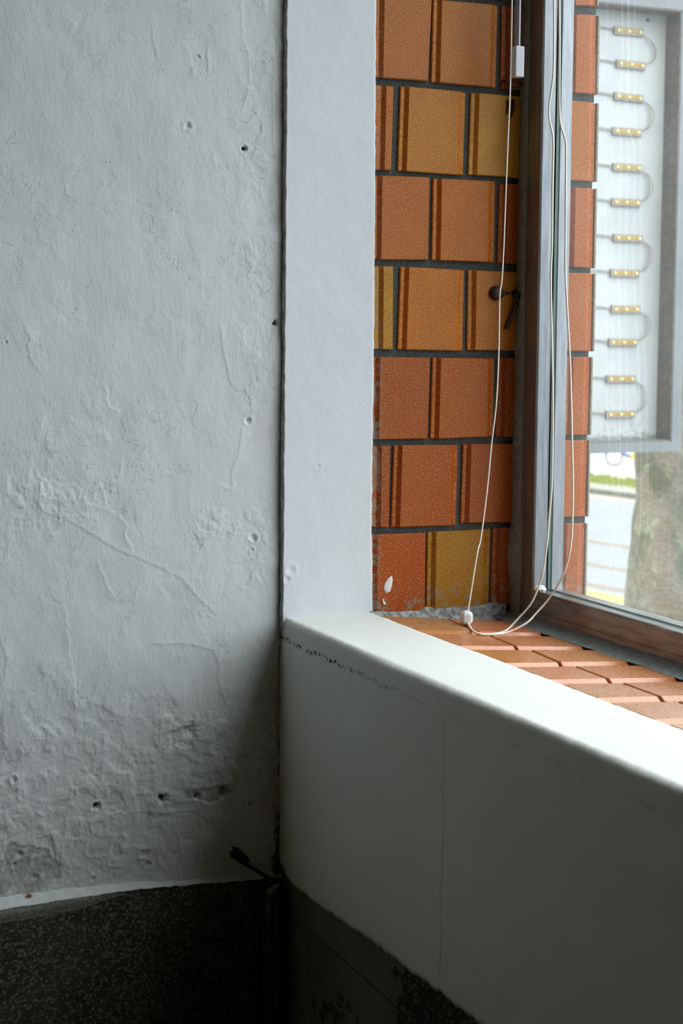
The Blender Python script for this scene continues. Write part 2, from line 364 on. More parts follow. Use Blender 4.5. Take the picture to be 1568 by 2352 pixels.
# terrazzo dado
t = NT('terrazzo')
vv = t.noise(60.0, 2)
cell = t.n('ShaderNodeTexVoronoi'); t.l(t.pos, cell.inputs['Vector']); cell.inputs['Scale'].default_value = 300.0
t.l(t.n('ShaderNodeVectorMath', operation='ADD').outputs[0], cell.inputs['Vector']); _a = cell.inputs['Vector'].links[0].from_node; t.l(t.pos, _a.inputs[0]); _nz = t.n('ShaderNodeTexNoise'); _nz.inputs['Scale'].default_value = 420.0; t.l(t.pos, _nz.inputs['Vector']); _m = t.n('ShaderNodeVectorMath', operation='SCALE'); t.l(_nz.outputs['Color'], _m.inputs[0]); _m.inputs['Scale'].default_value = 0.0035; t.l(_m.outputs[0], _a.inputs[1])
cell.inputs['Randomness'].default_value = 1.0
sepc = t.n('ShaderNodeSeparateColor'); t.l(cell.outputs['Color'], sepc.inputs[0])
ischip = t.math('MULTIPLY', t.ramp(cell.outputs['Distance'], 0.62, 0.42), t.math('GREATER_THAN', sepc.outputs[0], 0.30))
chipc = t.mix(sepc.outputs[1], lin((74, 74, 64)), lin((122, 122, 110)))
base = t.mix(t.ramp(t.noise(14.0, 4), 0.35, 0.65), lin((50, 50, 43)), lin((66, 64, 55)))
t.set(t.mix(ischip, base, chipc), 0.55, t.bump(t.noise(300, 2), 1.0, 0.0002), spec=0.3)
M_TERR = t.m; terr_args = None

# window-side dado: smooth grey render flaking off the terrazzo
t = NT('render_over_terrazzo')
X, Y, Z = t.xyz()
cell = t.n('ShaderNodeTexVoronoi'); t.l(t.pos, cell.inputs['Vector']); cell.inputs['Scale'].default_value = 230.0
sepc = t.n('ShaderNodeSeparateColor'); t.l(cell.outputs['Color'], sepc.inputs[0])
ischip = t.math('MULTIPLY', t.ramp(cell.outputs['Distance'], 0.42, 0.30), t.math('GREATER_THAN', sepc.outputs[0], 0.42))
terr = t.mix(ischip, lin((48, 47, 38)), t.mix(sepc.outputs[1], lin((78, 78, 66)), lin((130, 128, 114))))
n1 = t.noise(55.0, 5, 0.65)
edge = t.math('ADD', X, t.math('MULTIPLY', t.math('SUBTRACT', n1, 0.5), 0.16))
f_r = t.ramp(edge, 0.300, 0.304)
ex = t.math('POWER', t.math('DIVIDE', t.math('SUBTRACT', X, 0.165), 0.085), 2.0)
ez = t.math('POWER', t.math('DIVIDE', t.math('SUBTRACT', Z, -0.47), 0.075), 2.0)
blob = t.math('ADD', t.math('ADD', ex, ez), t.math('MULTIPLY', t.math('SUBTRACT', n1, 0.5), 5.5))
f_b = t.ramp(blob, 0.62, 0.5)
grey = t.mix(t.ramp(t.noise(9, 4), 0.3, 0.7), lin((96, 96, 86)), lin((116, 116, 106)))
f = t.math('MAXIMUM', f_r, f_b)
# long thin crack running down to the right
ck = t.math('ABSOLUTE', t.math('ADD', t.math('ADD', t.math('ADD', Z, 0.345), t.math('MULTIPLY', X, 0.02)),
      t.math('MULTIPLY', t.math('SUBTRACT', t.noise(30, 3, 0.6, t.map(1, 0, 0)), 0.5), 0.006)))
grey = t.mix(t.ramp(ck, 0.0011, 0.0004), grey, lin((38, 38, 32)))
t.set(t.mix(f, grey, terr), 0.7, t.bump(t.math('SUBTRACT', t.math('MULTIPLY', t.noise(200, 2), 0.2), f), 1.0, 0.0012), spec=0.25)
M_BASEW = t.m

M_MORTAR = simple('dark_grey_mortar', (72, 76, 74), 0.9, nscale=500, namt=0.45, spec=0.2, bumpd=0.0012)
M_MORTAR_L = simple('pale_mortar', (128, 128, 116), 0.9, nscale=300, namt=0.3, spec=0.2, bumpd=0.0010)
M_CAULK = simple('grey_sealant', (122, 132, 132), 0.55, nscale=160, namt=0.22, bumpd=0.0006)
M_CONC = simple('exterior_concrete', (120, 118, 110), 0.9)

# speckled glazed tile, tinted per object
def tile_mat(name, smear=False, r0=0.34, spec=0.24):
    t = NT(name)
    oi = t.n('ShaderNodeObjectInfo').outputs['Color']
    X, Y, Z = t.xyz()
    sp = t.noise(520.0, 2, 0.5)
    big = t.noise(28.0, 3)
    col = t.mix(t.ramp(big, 0.3, 0.7, 0.0, 0.35), oi, (0.34, 0.10, 0.015, 1), 'MIX')
    dark = t.mix(1.0, col, (0.72, 0.62, 0.5, 1) if smear else (0.94, 0.92, 0.9, 1), 'MULTIPLY')
    lite = t.mix(0.42, col, (0.85, 0.50, 0.14, 1))
    c = t.mix(t.ramp(sp, 0.35, 0.5), dark, col)
    c = t.mix(t.ramp(sp, 0.56, 0.68, 0, 0.7), c, lite)
    c = t.mix(t.ramp(t.vor(330.0), 0.12, 0.05, 0, 0.35 if smear else 0.12), c, (0.05, 0.025, 0.01, 1))
    # pooled glaze and painted shade on one flank, painted light on the other: attribute written on the mesh
    a = t.n('ShaderNodeAttribute', attribute_name='flank').outputs['Fac']
    c = t.mix(t.ramp(a, 0.5, 1.0, 0, 0.8), c, t.mix(1.0, c, (0.60, 0.36, 0.2, 1), 'MULTIPLY'))
    c = t.mix(t.math('MULTIPLY', t.math('LESS_THAN', a, 0.5), t.ramp(a, 0.0, 0.4, 0, 0.5)), c, t.mix(1.0, c, (1.2, 0.80, 0.25, 1), 'MULTIPLY'))
    r = t.ramp(t.noise(260, 2), 0.3, 0.7, r0, r0 + 0.13)
    if smear:
        n = t.noise(95.0, 5, 0.7)
        low = t.math('MULTIPLY', t.ramp(Z, 0.045, 0.0), t.ramp(n, 0.50, 0.60))
        lft = t.math('MULTIPLY', t.ramp(Y, 0.131, 0.116), t.ramp(n, 0.44, 0.56))
        lft = t.math('MULTIPLY', lft, t.ramp(Z, 0.42, 0.2, 0.25, 1.0))
        s = t.math('MULTIPLY', t.math('MAXIMUM', low, lft), 0.8)
        c = t.mix(s, c, lin((134, 130, 116)))
        r = t.math('ADD', r, t.math('MULTIPLY', s, 0.4))
    h = t.math('ADD', t.noise(420, 2), t.math('MULTIPLY', t.noise(90, 2), 1.5))
    return t.set(c, r, t.bump(h, 1.0, 0.00012), spec=spec)
M_TILE = tile_mat('speckled_orange_glaze', True)
M_TILE_S = tile_mat('speckled_orange_glaze_sill', False, 0.24, 0.6)
M_BODY = simple('tile_body', (150, 142, 122), 0.85, nscale=200, namt=0.2)

# anodised aluminium
t = NT('weathered_aluminium')
st = t.noise(40.0, 4, 0.6, t.map(8, 8, 0.25))
st2 = t.noise(60.0, 4, 0.6, t.map(3, 3, 0.3))
col = t.mix(t.ramp(st2, 0.3, 0.75), lin((128, 130, 134)), lin((150, 153, 158)))
t.set(col, t.ramp(st, 0.3, 0.7, 0.36, 0.46), metal=0.8)
M_ALU = t.m
t = NT('weathered_aluminium_rail')
st = t.noise(40.0, 4, 0.6, t.map(0.25, 8, 8))
st2 = t.noise(60.0, 4, 0.6, t.map(0.3, 2, 2))
col = t.mix(t.ramp(st2, 0.35, 0.7), lin((116, 114, 112)), lin((156, 156, 156)))
t.set(col, t.ramp(st, 0.3, 0.7, 0.26, 0.38), t.bump(st, 1.0, 0.00003), metal=0.65)
M_ALU_R = t.m

# window glass: clear, faintly dusty
t = NT('dusty_window_glass')
tr = t.n('ShaderNodeBsdfTransparent'); tr.inputs[0].default_value = (0.965, 0.985, 0.975, 1)
gl = t.n('ShaderNodeBsdfGlossy'); gl.inputs['Roughness'].default_value = 0.0
fr = t.n('ShaderNodeFresnel')
bf = t.n('ShaderNodeNewGeometry').outputs['Backfacing']      # unrefracted rays leave the pane: same reflectance on both faces
t.l(t.math('SUBTRACT', 1.5, t.math('MULTIPLY', bf, 1.5 - 1 / 1.5)), fr.inputs['IOR'])
m1 = t.n('ShaderNodeMixShader'); t.l(fr.outputs[0], m1.inputs[0]); t.l(tr.outputs[0], m1.inputs[1]); t.l(gl.outputs[0], m1.inputs[2])
df = t.n('ShaderNodeBsdfTranslucent'); df.inputs[0].default_value = (0.8, 0.8, 0.78, 1)
dust = t.math('MULTIPLY', t.ramp(t.noise(9.0, 4), 0.35, 0.7, 0.6, 1.0), 0.035)
spk = t.math('MULTIPLY', t.ramp(t.vor(520.0), 0.17, 0.10), t.ramp(t.noise(300, 1), 0.60, 0.66))
fac = t.math('ADD', dust, t.math('MULTIPLY', spk, 0.38))
m2 = t.n('ShaderNodeMixShader'); t.l(fac, m2.inputs[0]); t.l(m1.outputs[0], m2.inputs[1]); t.l(df.outputs[0], m2.inputs[2])
t.l(m2.outputs[0], t.out.inputs[0])
M_GLASS = t.m
M_GLASS_EDGE = simple('green_glass_edge', (86, 118, 110), 0.3)

M_CORD = simple('off_white_cord', (250, 243, 230), 0.6, nscale=900, namt=0.05)
M_KNOB = simple('white_plastic', (236, 238, 240), 0.35, namt=0.02)
t = NT('clear_plastic')
t.set((0.86, 0.86, 0.93, 1), 0.08)
t.b.inputs['Transmission Weight'].default_value = 0.85
t.b.inputs['IOR'].default_value = 1.4
M_CLEAR = t.m
M_RUST = simple('dark_rusty_metal', (70, 52, 44), 0.55, metal=0.4, nscale=300, namt=0.4)
M_BLACK = simple('black_rubber', (14, 14, 13), 0.6, nscale=200, namt=0.3)
M_FLAKE = simple('old_cream_paint', (150, 146, 130), 0.7)
M_SMEAR = simple('grey_paint_smear', (92, 94, 90), 0.7)
M_PAINT = simple('white_paint_drip', (232, 232, 228), 0.6, bumpd=0.0006)
M_ORANGE = simple('dry_orange_leaf', (176, 84, 24), 0.7, nscale=500, namt=0.4)

# light box
t = NT('sign_panel_white')
X, Y, Z = t.xyz()
n = t.noise(70.0, 4, 0.7)
d = t.math('MULTIPLY', t.ramp(Z, 0.13, 0.03), t.ramp(n, 0.54, 0.64))
d = t.math('MAXIMUM', d, t.math('MULTIPLY', t.ramp(Z, 0.036, 0.027), t.ramp(n, 0.38, 0.5)))
d = t.math('MULTIPLY', d, 0.7)
c = t.mix(t.ramp(t.noise(6, 3), 0.3, 0.7), lin((176, 180, 180)), lin((190, 194, 194)))
t.set(t.mix(d, c, lin((74, 74, 70))), 0.5)
M_PANEL = t.m
t = NT('sign_casing')
n = t.noise(60.0, 5, 0.7)
c = t.mix(t.ramp(n, 0.4, 0.7), lin((96, 94, 88)), lin((118, 115, 108)))
t.set(c, 0.6)
M_CASE_IN = t.m
M_CASE = simple('sign_aluminium', (118, 123, 126), 0.45, nscale=12, namt=0.08)
M_LEDBODY = simple('clear_resin_housing', (150, 142, 136), 0.4, namt=0.06)
M_LEDPCB = simple('gold_circuit_strip', (170, 138, 62), 0.4, nscale=300, namt=0.25)
M_LED = simple('pale_yellow_phosphor', (240, 234, 150), 0.3, namt=0.02)
M_WIRE = simple('grey_wire', (140, 130, 124), 0.6)
M_STEEL = simple('galvanised_steel', (120, 124, 124), 0.5, metal=0.5)

# ---------------------------------------------------------------- setting: left wall (modelled relief)
ya = np.concatenate([np.linspace(-4.5, -0.42, 24), np.arange(-0.40, 0.0075, 0.0014)])
za = np.concatenate([np.linspace(-0.36, 0.74, 786), np.linspace(0.78, 1.9, 14)])
YY, ZZ = np.meshgrid(ya, za, indexing='ij')
hgt = (fbm(YY * 6, ZZ * 6, 1) - 0.5) * 0.005
hgt += (fbm(YY * 30, ZZ * 24, 5, 3) - 0.5) * 0.0016
# layered old paint: flat-topped islands with crisp edges, denser low down and in a mid band
dens = 0.15 + 0.85 * np.maximum(sstep(0.02, -0.16, ZZ), 0.85 * np.exp(-((ZZ - 0.13 + 0.35 * (YY + 0.18)) / 0.10) ** 2))
dens = np.maximum(dens, 0.6 * sstep(-0.075, -0.03, YY) * (fbm(YY * 9, ZZ * 9, 77, 2) > 0.45))
n1 = fbm(YY * 42 + 2 * fbm(YY * 20, ZZ * 20, 3), ZZ * 34, 11, 4)
isl = sstep(0.540, 0.552, n1) * 0.0006 + sstep(0.605, 0.614, n1) * 0.0005 - sstep(0.40, 0.39, n1) * 0.0005
n2 = fbm(YY * 95, ZZ * 75, 21, 3)
isl += sstep(0.60, 0.62, n2) * 0.0005
gate = sstep(0.34, 0.52, fbm(YY * 11, ZZ * 11, 31, 3) + 0.35 * (dens - 0.5))
hgt += isl * gate * dens
dirt = np.zeros_like(hgt)
grime = np.zeros_like(hgt)
for k_, line in enumerate(PEEL):
    best = np.full(YY.shape, 1.0); sgn = np.zeros(YY.shape)
    for (a0, b0), (a1, b1) in zip(line[:-1], line[1:]):
        dy, dz_ = a1 - a0, b1 - b0
        L2 = dy * dy + dz_ * dz_
        tt = np.clip(((YY - a0) * dy + (ZZ - b0) * dz_) / L2, 0, 1)
        wv = (vnoise(YY * 300, ZZ * 300, k_) - 0.5) * 0.0022
        ddx = YY - (a0 + tt * dy) + wv; ddz = ZZ - (b0 + tt * dz_) + wv
        d_ = np.sqrt(ddx ** 2 + ddz ** 2)
        s_ = np.sign(dy * ddz - dz_ * ddx)
        up = d_ < best
        best = np.where(up, d_, best); sgn = np.where(up, s_, sgn)
    side = 1 if k_ % 3 else -1
    hgt += 0.0007 * np.exp(-best / 0.0032) * sstep(-0.0006, 0.0006, sgn * side * best)
for y_, z_, r_, dk in HOLES:
    jit = 0.6 + 0.8 * vnoise(YY * 380, ZZ * 380, 9)
    e_ = np.sqrt((YY - y_) ** 2 + (ZZ - z_) ** 2) / (r_ * jit)
    r_ = r_ * (1.25 if dk > 0.5 else 1.0)
    hgt -= (0.0022 + 0.004 * (dk > 0.7)) * np.exp(-e_ ** 4 * 0.8)
    hgt += 0.0006 * np.exp(-((e_ - 1.7) / 0.5) ** 2)
    dirt = np.maximum(dirt, dk * np.exp(-e_ ** 2 * (0.9 if dk > 0.5 else 1.6)))
# chipped-off area at the lower left where bare cement shows
pe = np.sqrt(((YY + 0.302) / 0.036) ** 2 + ((ZZ + 0.262) / 0.026) ** 2) + (fbm(YY * 60, ZZ * 60, 41) - 0.5) * 1.1
hgt -= 0.0011 * sstep(1.04, 0.96, pe)
grime = np.maximum(grime, 0.45 * sstep(1.02, 0.97, pe))
pe = np.sqrt(((YY + 0.118) / 0.016) ** 2 + ((ZZ + 0.131) / 0.013) ** 2) + (fbm(YY * 90, ZZ * 90, 43) - 0.5) * 1.0
hgt -= 0.0014 * sstep(1.05, 0.95, pe)
pe = np.sqrt(((YY + 0.085) / 0.034) ** 2 + ((ZZ + 0.2) / 0.009) ** 2) + (fbm(YY * 90, ZZ * 90, 47) - 0.5) * 1.2
hgt -= 0.0014 * sstep(1.05, 0.9, pe)
grime = np.maximum(grime, 0.4 * sstep(1.0, 0.8, pe))
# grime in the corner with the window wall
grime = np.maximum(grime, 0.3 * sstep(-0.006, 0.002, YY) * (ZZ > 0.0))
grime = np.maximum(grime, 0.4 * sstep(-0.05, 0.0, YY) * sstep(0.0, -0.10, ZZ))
cd = sstep(-0.012, -0.002, YY + (fbm(YY * 80, ZZ * 80, 51) - 0.5) * 0.02) * sstep(-0.17, -0.27, ZZ)
dirt = np.maximum(dirt, 0.75 * cd)
hgt -= 0.0016 * cd * fbm(YY * 300, ZZ * 300, 53, 2)
crk = sstep(-0.0035, -0.001, YY) * sstep(0.02, -0.02, ZZ) * (fbm(YY * 200, ZZ * 60, 55, 3) > 0.5)
dirt = np.maximum(dirt, 0.5 * crk)
hgt *= sstep(-0.42, -0.39, YY) * sstep(0.78, 0.73, ZZ)
P = np.stack([-0.0088 + hgt, YY, ZZ], -1)
grid_mesh('wall_left', P, M_WALL, flip=False, attrs={'dirt': dirt, 'grime': grime}, kind='structure')
wl = bpy.data.objects['wall_left']
MB().box(-0.20, -0.016, -4.5, 0.02, -0.95, 1.9).build('wall_core', M_ROOM, wl)

# plaster strip (window reveal, inner part)
zs = np.arange(-0.012, 0.76, 0.0022)
zs = np.concatenate([zs, np.linspace(0.78, 1.36, 12)])
nu = 58
rz = np.array([p[1] for p in STRIP_R][::-1]); ry = np.array([p[0] for p in STRIP_R][::-1])
yr = np.interp(zs, rz, ry) + (fbm(zs * 120, zs * 0, 61, 4) - 0.5) * 0.0016 + 0.0006
yl = (fbm(zs * 90, zs * 0 + 5, 63, 4) - 0.5) * 0.0018
us = np.concatenate([[0, 0, 0.004], np.linspace(0.012, 0.992, nu - 6), [1, 1, 1]])
Pm = np.zeros((len(us), len(zs), 3))
for i, u in enumerate(us):
    Pm[i, :, 1] = yl + (yr - yl) * u
    Pm[i, :, 2] = zs
    Pm[i, :, 0] = 0.0005
YS, ZS = Pm[:, :, 1], Pm[:, :, 2]
Pm[:, :, 0] += (fbm(YS * 9, ZS * 9, 65) - 0.5) * 0.0022 + (fbm(YS * 60, ZS * 60, 66, 3) - 0.5) * 0.0007
for (y_, z_, r_) in ((0.010, 0.055, 0.007), (0.0435, 0.175, 0.004), (0.005, 0.045, 0.005)):
    e_ = np.sqrt((YS - y_) ** 2 + (ZS - z_) ** 2) / r_
    Pm[:, :, 0] += 0.0008 * np.exp(-((e_ - 1) / 0.3) ** 2) - 0.0008 * np.exp(-e_ ** 2 * 2)
Pm[0, :, 0] = -0.013; Pm[1, :, 0] = -0.0008
Pm[-1, :, 0] = -0.008; Pm[-2, :, 0] = -0.0012; Pm[-3, :, 0] = -0.0003
Pm[-2, :, 1] += 0.0006; Pm[-1, :, 1] += 0.0006
dS = 0.30 * (us[:, None] < 0.002) * np.ones((1, len(zs)))
dS[:2, :] = 0.45
grid_mesh('trim_1', Pm, M_STRIP, flip=False, attrs={'dirt': 0 * dS, 'grime': dS * 1.6}, kind='structure')

# ---------------------------------------------------------------- setting: window wall and parapet
WX1 = 3.0
wall_w = MB().box(-0.25, 4.2, 0.012, 0.4165, -5.15, -0.04).box(-0.25, 4.2, 0.0, 0.4165, 1.36, 1.9) \
    .box(WX1, 4.2, 0.0, 0.4165, -0.04, 1.36).build('wall_window', M_CONC, kind='structure')
xs = np.concatenate([np.arange(-0.0115, 1.0, 0.0028), np.linspace(1.02, 4.2, 60)])
zf = np.arange(-0.297, -0.0095, 0.0035)
sec = [(0.012, -0.2965), (0.0012, -0.2985)] + [(0.0, z) for z in zf[1:]]
rr_ = 0.008
for k in range(0, 8):
    a = k / 7 * math.pi / 2
    sec.append((rr_ - rr_ * math.cos(a), -rr_ + rr_ * math.sin(a)))
sec += [(y, -0.0012 * (y / 0.113)) for y in np.linspace(0.012, 0.111, 28)]
sec += [(0.1128, -0.0016), (0.1140, -0.0035), (0.1140, -0.02)]
sec = np.array(sec)
XX, SI = np.meshgrid(xs, np.arange(len(sec)), indexing='ij')
SY = sec[SI, 0]; SZ = sec[SI, 1]
PP = np.stack([XX, SY, SZ], -1)
bz = np.interp(xs, [p[0] for p in BASE_W], [p[1] for p in BASE_W])
bz = bz + (fbm(xs * 110, xs * 0, 71, 5) - 0.5) * 0.006
wgt = sstep(-0.16, -0.297, SZ)
PP[:, :, 2] += wgt * (bz[:, None] + 0.297)
und = (fbm(XX * 7, SZ * 7 + SY * 7, 73) - 0.5) * 0.004 + (fbm(XX * 40, (SZ + SY) * 40, 74, 3) - 0.5) * 0.0008
face = sstep(0.006, 0.0, SY); top = sstep(-0.006, -0.001, SZ)
PP[:, :, 1] -= und * face * sstep(-0.30, -0.28, SZ)
PP[:, :, 2] += und * 0.5 * top * sstep(0.0, 0.03, SY)
chip = (fbm(XX * 160, SY * 0, 75, 3) - 0.5)
ridge = np.exp(-((SI - 90) / 5.0) ** 2)
PP[:, :, 2] += 0.0012 * chip * ridge
oe = (SY > 0.1125)
PP[:, :, 1] += oe * (fbm(XX * 120, XX * 0, 76, 4) - 0.5) * 0.0022
# little bulge where the plaster meets the left corner
PP[:, :, 1] += face * sstep(0.03, -0.01, XX) * 0.0022
pm = grid_mesh('parapet_plaster', PP, M_PARA, flip=False)
pm.parent = wall_w

# left baseboard: terrazzo dado with painted ledge
yl_ = np.concatenate([np.linspace(-4.5, -0.42, 10), np.arange(-0.40, -0.0, 0.002), [0.0, 0.006]])
lo_y = [p[1] for p in LEDGE_OUT]; lo_x = [p[0] for p in LEDGE_OUT]; lo_z = [p[2] for p in LEDGE_OUT]
ox = np.interp(yl_, lo_y, lo_x); oz = np.interp(yl_, lo_y, lo_z)
iz = np.interp(yl_, [p[0] for p in LEDGE_IN], [p[1] for p in LEDGE_IN])
rag = (fbm(yl_ * 130, yl_ * 0, 81, 4) - 0.5)
prof = []
nv = 9
for j in range(nv):
    s = j / (nv - 1)
    prof.append(np.stack([-0.0125 + (ox + 0.0125 + 0.0004) * s, yl_, iz + (oz - iz) * s ** 1.3 + (rag * 0.001)], -1))
prof.append(np.stack([ox + 0.0012, yl_, oz - 0.0018 + rag * 0.004], -1))
prof.append(np.stack([ox - 0.003, yl_, oz - 0.0022 + rag * 0.004], -1))
PL_ = np.stack(prof, 1)
bl = MB()
n_ = len(yl_)
vv_ = [(ox[i] - 0.0002, yl_[i], oz[i] - 0.0005) for i in range(n_)] + [(ox[i], yl_[i], -0.95) for i in range(n_)]
ff_ = [(i, i + 1, n_ + i + 1, n_ + i) for i in range(n_ - 1)]
base_l = bl.add(vv_, ff_).build('baseboard_left', M_TERR, kind='structure')
lg = grid_mesh('ledge', PL_, M_LEDGE, flip=True)
lg.parent = base_l
lg['label'] = 'white painted ledge'
# rough mortar lip under the ledge, towards the room
ym = np.arange(-0.6, -0.19, 0.003)
fade = sstep(-0.19, -0.26, ym)
mo = []
mx = np.interp(ym, lo_y, lo_x); mz = np.interp(ym, lo_y, lo_z)
for j in range(6):
    s = j / 5
    mo.append(np.stack([mx + 0.0002 + 0.002 * fade * math.sin(math.pi * min(1, s + 0.15)) * (0.5 + fbm(ym * 90, ym * 0 + j, 83, 3)), ym,
                        mz - 0.001 - s * (0.004 + 0.011 * fade + 0.006 * (fbm(ym * 60, ym * 0, 85, 4) - 0.5))], -1))
mb_ = grid_mesh('mortar_band', np.stack(mo, 1), M_MORTAR_L, flip=True)
mb_.parent = base_l
sm = [(-0.0350, -0.3125), (-0.0285, -0.3125), (-0.0270, -0.322), (-0.0235, -0.336), (-0.0205, -0.350), (-0.0215, -0.3585), (-0.0245, -0.357), (-0.0290, -0.349), (-0.0310, -0.335), (-0.0315, -0.322)]
MB().add([(-0.0015, a, b) for a, b in sm] + [(-0.004, a, b) for a, b in sm],
         [tuple(range(10))] + [(i, i + 10, (i + 1) % 10 + 10, (i + 1) % 10) for i in range(10)]).build('paint_smear', M_SMEAR, base_l)

# window-side baseboard
MB().box(-0.01, 4.2, 0.0035, 0.012, -0.95, -0.285).build('baseboard_window', M_BASEW, kind='structure')

# rest of the room
MB().box(-0.2, 4.3, -4.6, 0.012, -1.0, -0.95).build('floor', M_FLOOR, kind='structure')
MB().box(-0.2, 4.3, -4.6, 0.0, 1.9, 1.98).build('ceiling', M_CEIL, kind='structure')
MB().box(4.2, 4.3, -4.6, 0.0, -0.95, 1.9).build('wall_right', M_ROOM, kind='structure')
MB().box(-0.2, 4.2, -4.6, -4.5, -0.95, 1.9).build('wall_back', M_ROOM, kind='structure')

# ---------------------------------------------------------------- tiles
def tile(corners, normal, mat, color, parent, t=0.009, cutL=False, cutR=False, h=0.0028, m=0.0050, s=0.0060, inset=0.0):
    """corners: A(u0,v1) B(u1,v1) Cc(u1,v0) D(u0,v0); relief runs along v, changes along u"""
    A, B, Cc, D = [Vector(c) for c in corners]
    N = Vector(normal).normalized()
    W = ((B - A).length + (Cc - D).length) / 2
    H = ((A - D).length + (B - Cc).length) / 2
    e = 0.0011
    us = [(0, -t, 0), (0, -h - e, 0), (e, -h, 0), (m, -h, 0), (m + 0.0006, -h + 0.0001, 1), (m + s - 0.0006, -0.0001, 1), (m + s, 0, 0)]
    if cutL:
        us = [(0, -t, 0), (0, -e, 0), (e, 0, 0)]
    ur = [(W - m - s, 0, 0), (W - m - s + 0.0006, -0.0001, 0.4), (W - m - 0.0006, -h + 0.0001, 0.4), (W - m, -h, 0), (W - e, -h, 0), (W, -h - e, 0), (W, -t, 0)]
    if cutR:
        ur = [(W - e, 0, 0), (W, -e, 0), (W, -t, 0)]
    us = us + ur
    vs = [(0, -t), (0, -e), (e, 0), (H / 2, 0), (H - e, 0), (H, -e), (H, -t)]
    V = []; fl = []
    for (u, du, k) in us:
        for (v, dv) in vs:
            a = u / W; b = v / H
            p = (A * b + D * (1 - b)) * (1 - a) + (B * b + Cc * (1 - b)) * a
            d = max(-t, du + dv) if dv > -t else -t
            V.append(p + N * d); fl.append(float(k))
    nv = len(vs); nu = len(us)
    Fc = [(i * nv + j, (i + 1) * nv + j, (i + 1) * nv + j + 1, i * nv + j + 1) for i in range(nu - 1) for j in range(nv - 1)]
    if (Vector(V[(nu // 2 + 1) * nv + 2]) - Vector(V[(nu // 2) * nv + 2])).cross(Vector(V[(nu // 2) * nv + 3]) - Vector(V[(nu // 2) * nv + 2])).dot(N) < 0:
        Fc = [q[::-1] for q in Fc]
    o = mesh('tile', V, Fc, mat)
    at = o.data.attributes.new('flank', 'FLOAT', 'POINT')
    at.data.foreach_set('value', fl)
    lc = lin(color)
    o.color = (lc[0] * 1.04, lc[1] * 0.98, lc[2] * (0.32 if mat is M_TILE else 0.6), 1)
    under(o, parent)
    return o

rev = MB().box(-3.0, -0.0055, 0.02, 0.4165, -5.15, 3.0).build('wall_reveal', M_MORTAR, kind='structure')
rnd = random.Random(4)
for i, (cs, col) in enumerate(TILES):
    cs = [list(c) for c in cs]
    cutR = False; cutL = False
    if i < 21:
        k = i % 3; row = i // 3
        if k == 0:
            for q in (0, 3):
                cs[q][0] = 0.1090
            cutR = True
    col = [min(255, c * (1.06 if i >= 21 or i < 12 else 0.99)) for c in col]
    tl = tile([(0.0, y, z) for y, z in cs], (1, 0, 0), M_TILE, col, rev, cutR=cutR, m=(0.0050 if not cutR else 0.0080 if row % 2 == 0 else 0.0115))
# tiles above the frame of the photograph continue the bond
for row in range(1, 6):
    z1 = 0.7225 + row * 0.1045; z0 = z1 - 0.0975
    ed = [(0.1045, 0.137), (0.144, 0.232), (0.239, 0.327), (0.333, 0.416)] if row % 2 else [(0.1075, 0.185), (0.1905, 0.277), (0.283, 0.371), (0.376, 0.416)]
    for a, b in (ed[:-1] if row == 1 else ed):
        tile([(0, a, z1), (0, b, z1), (0, b, z0), (0, a, z0)], (1, 0, 0), M_TILE, (160 + rnd.randint(-8, 8), 84 + rnd.randint(-10, 22), 46), rev)
# facade tiles seen on edge past the window
outer = [c for c, _ in TILES[21:]]
for cs in outer:
    z1 = cs[1][1]; z0 = cs[2][1]; y = (cs[1][0] + cs[2][0]) / 2
    MB().box(-0.18, -0.0008, y + 0.0004, y + 0.0036, z0, z1).build('tile', [M_BODY], rev, bevel=0.0008)

# white paint drip and rough cement at the foot
pv = [(0.0004, a, b) for a, b in PAINT]
cy = sum(p[1] for p in pv) / len(pv); cz = sum(p[2] for p in pv) / len(pv)
pv2 = [(0.0013, cy + (p[1] - cy) * 0.75, cz + (p[2] - cz) * 0.8) for p in pv]
n_ = len(pv)
MB().add(pv + pv2, [(i, (i + 1) % n_, n_ + (i + 1) % n_, n_ + i) for i in range(n_)] + [tuple(range(n_, 2 * n_))]).build('paint_drip', M_PAINT, rev, smooth=True)
pv = [(0.0004, a, b) for a, b in ((0.1285, 0.0135), (0.1300, 0.0150), (0.1312, 0.0105), (0.1335, 0.0095), (0.1325, 0.0068), (0.1300, 0.0078))]
MB().add(pv + [(0.0012, a, b) for _, a, b in pv], [(i, (i + 1) % 6, 6 + (i + 1) % 6, 6 + i) for i in range(6)] + [tuple(range(6, 12))]).build('paint_drip', M_PAINT, rev)
# cement skim between reveal foot and sill, partly white
yy_ = np.arange(0.112, 0.300, 0.0018)
rows_ = []
for j, (x_, z_) in enumerate(((-0.004, 0.000), (0.0010, -0.0035), (0.0028, -0.008), (0.0055, -0.0115), (0.0085, -0.013), (0.010, -0.016))):
    dz0 = -0.103 * (yy_ - 0.1133)
    b_ = (fbm(yy_ * 150, yy_ * 0 + j * 3.3, 91, 3) - 0.5)
    rows_.append(np.stack([x_ + b_ * 0.0022, yy_, (z_ if j < 2 else z_ + 0.009 + dz0 * 1.0) + b_ * 0.002], -1))
cs_ = grid_mesh('cement_skim', np.stack(rows_, 0), None or simple('patchy_white_cement', (146, 150, 148), 0.85, nscale=130, namt=0.55, bumpd=0.002), flip=True)
cs_.parent = rev

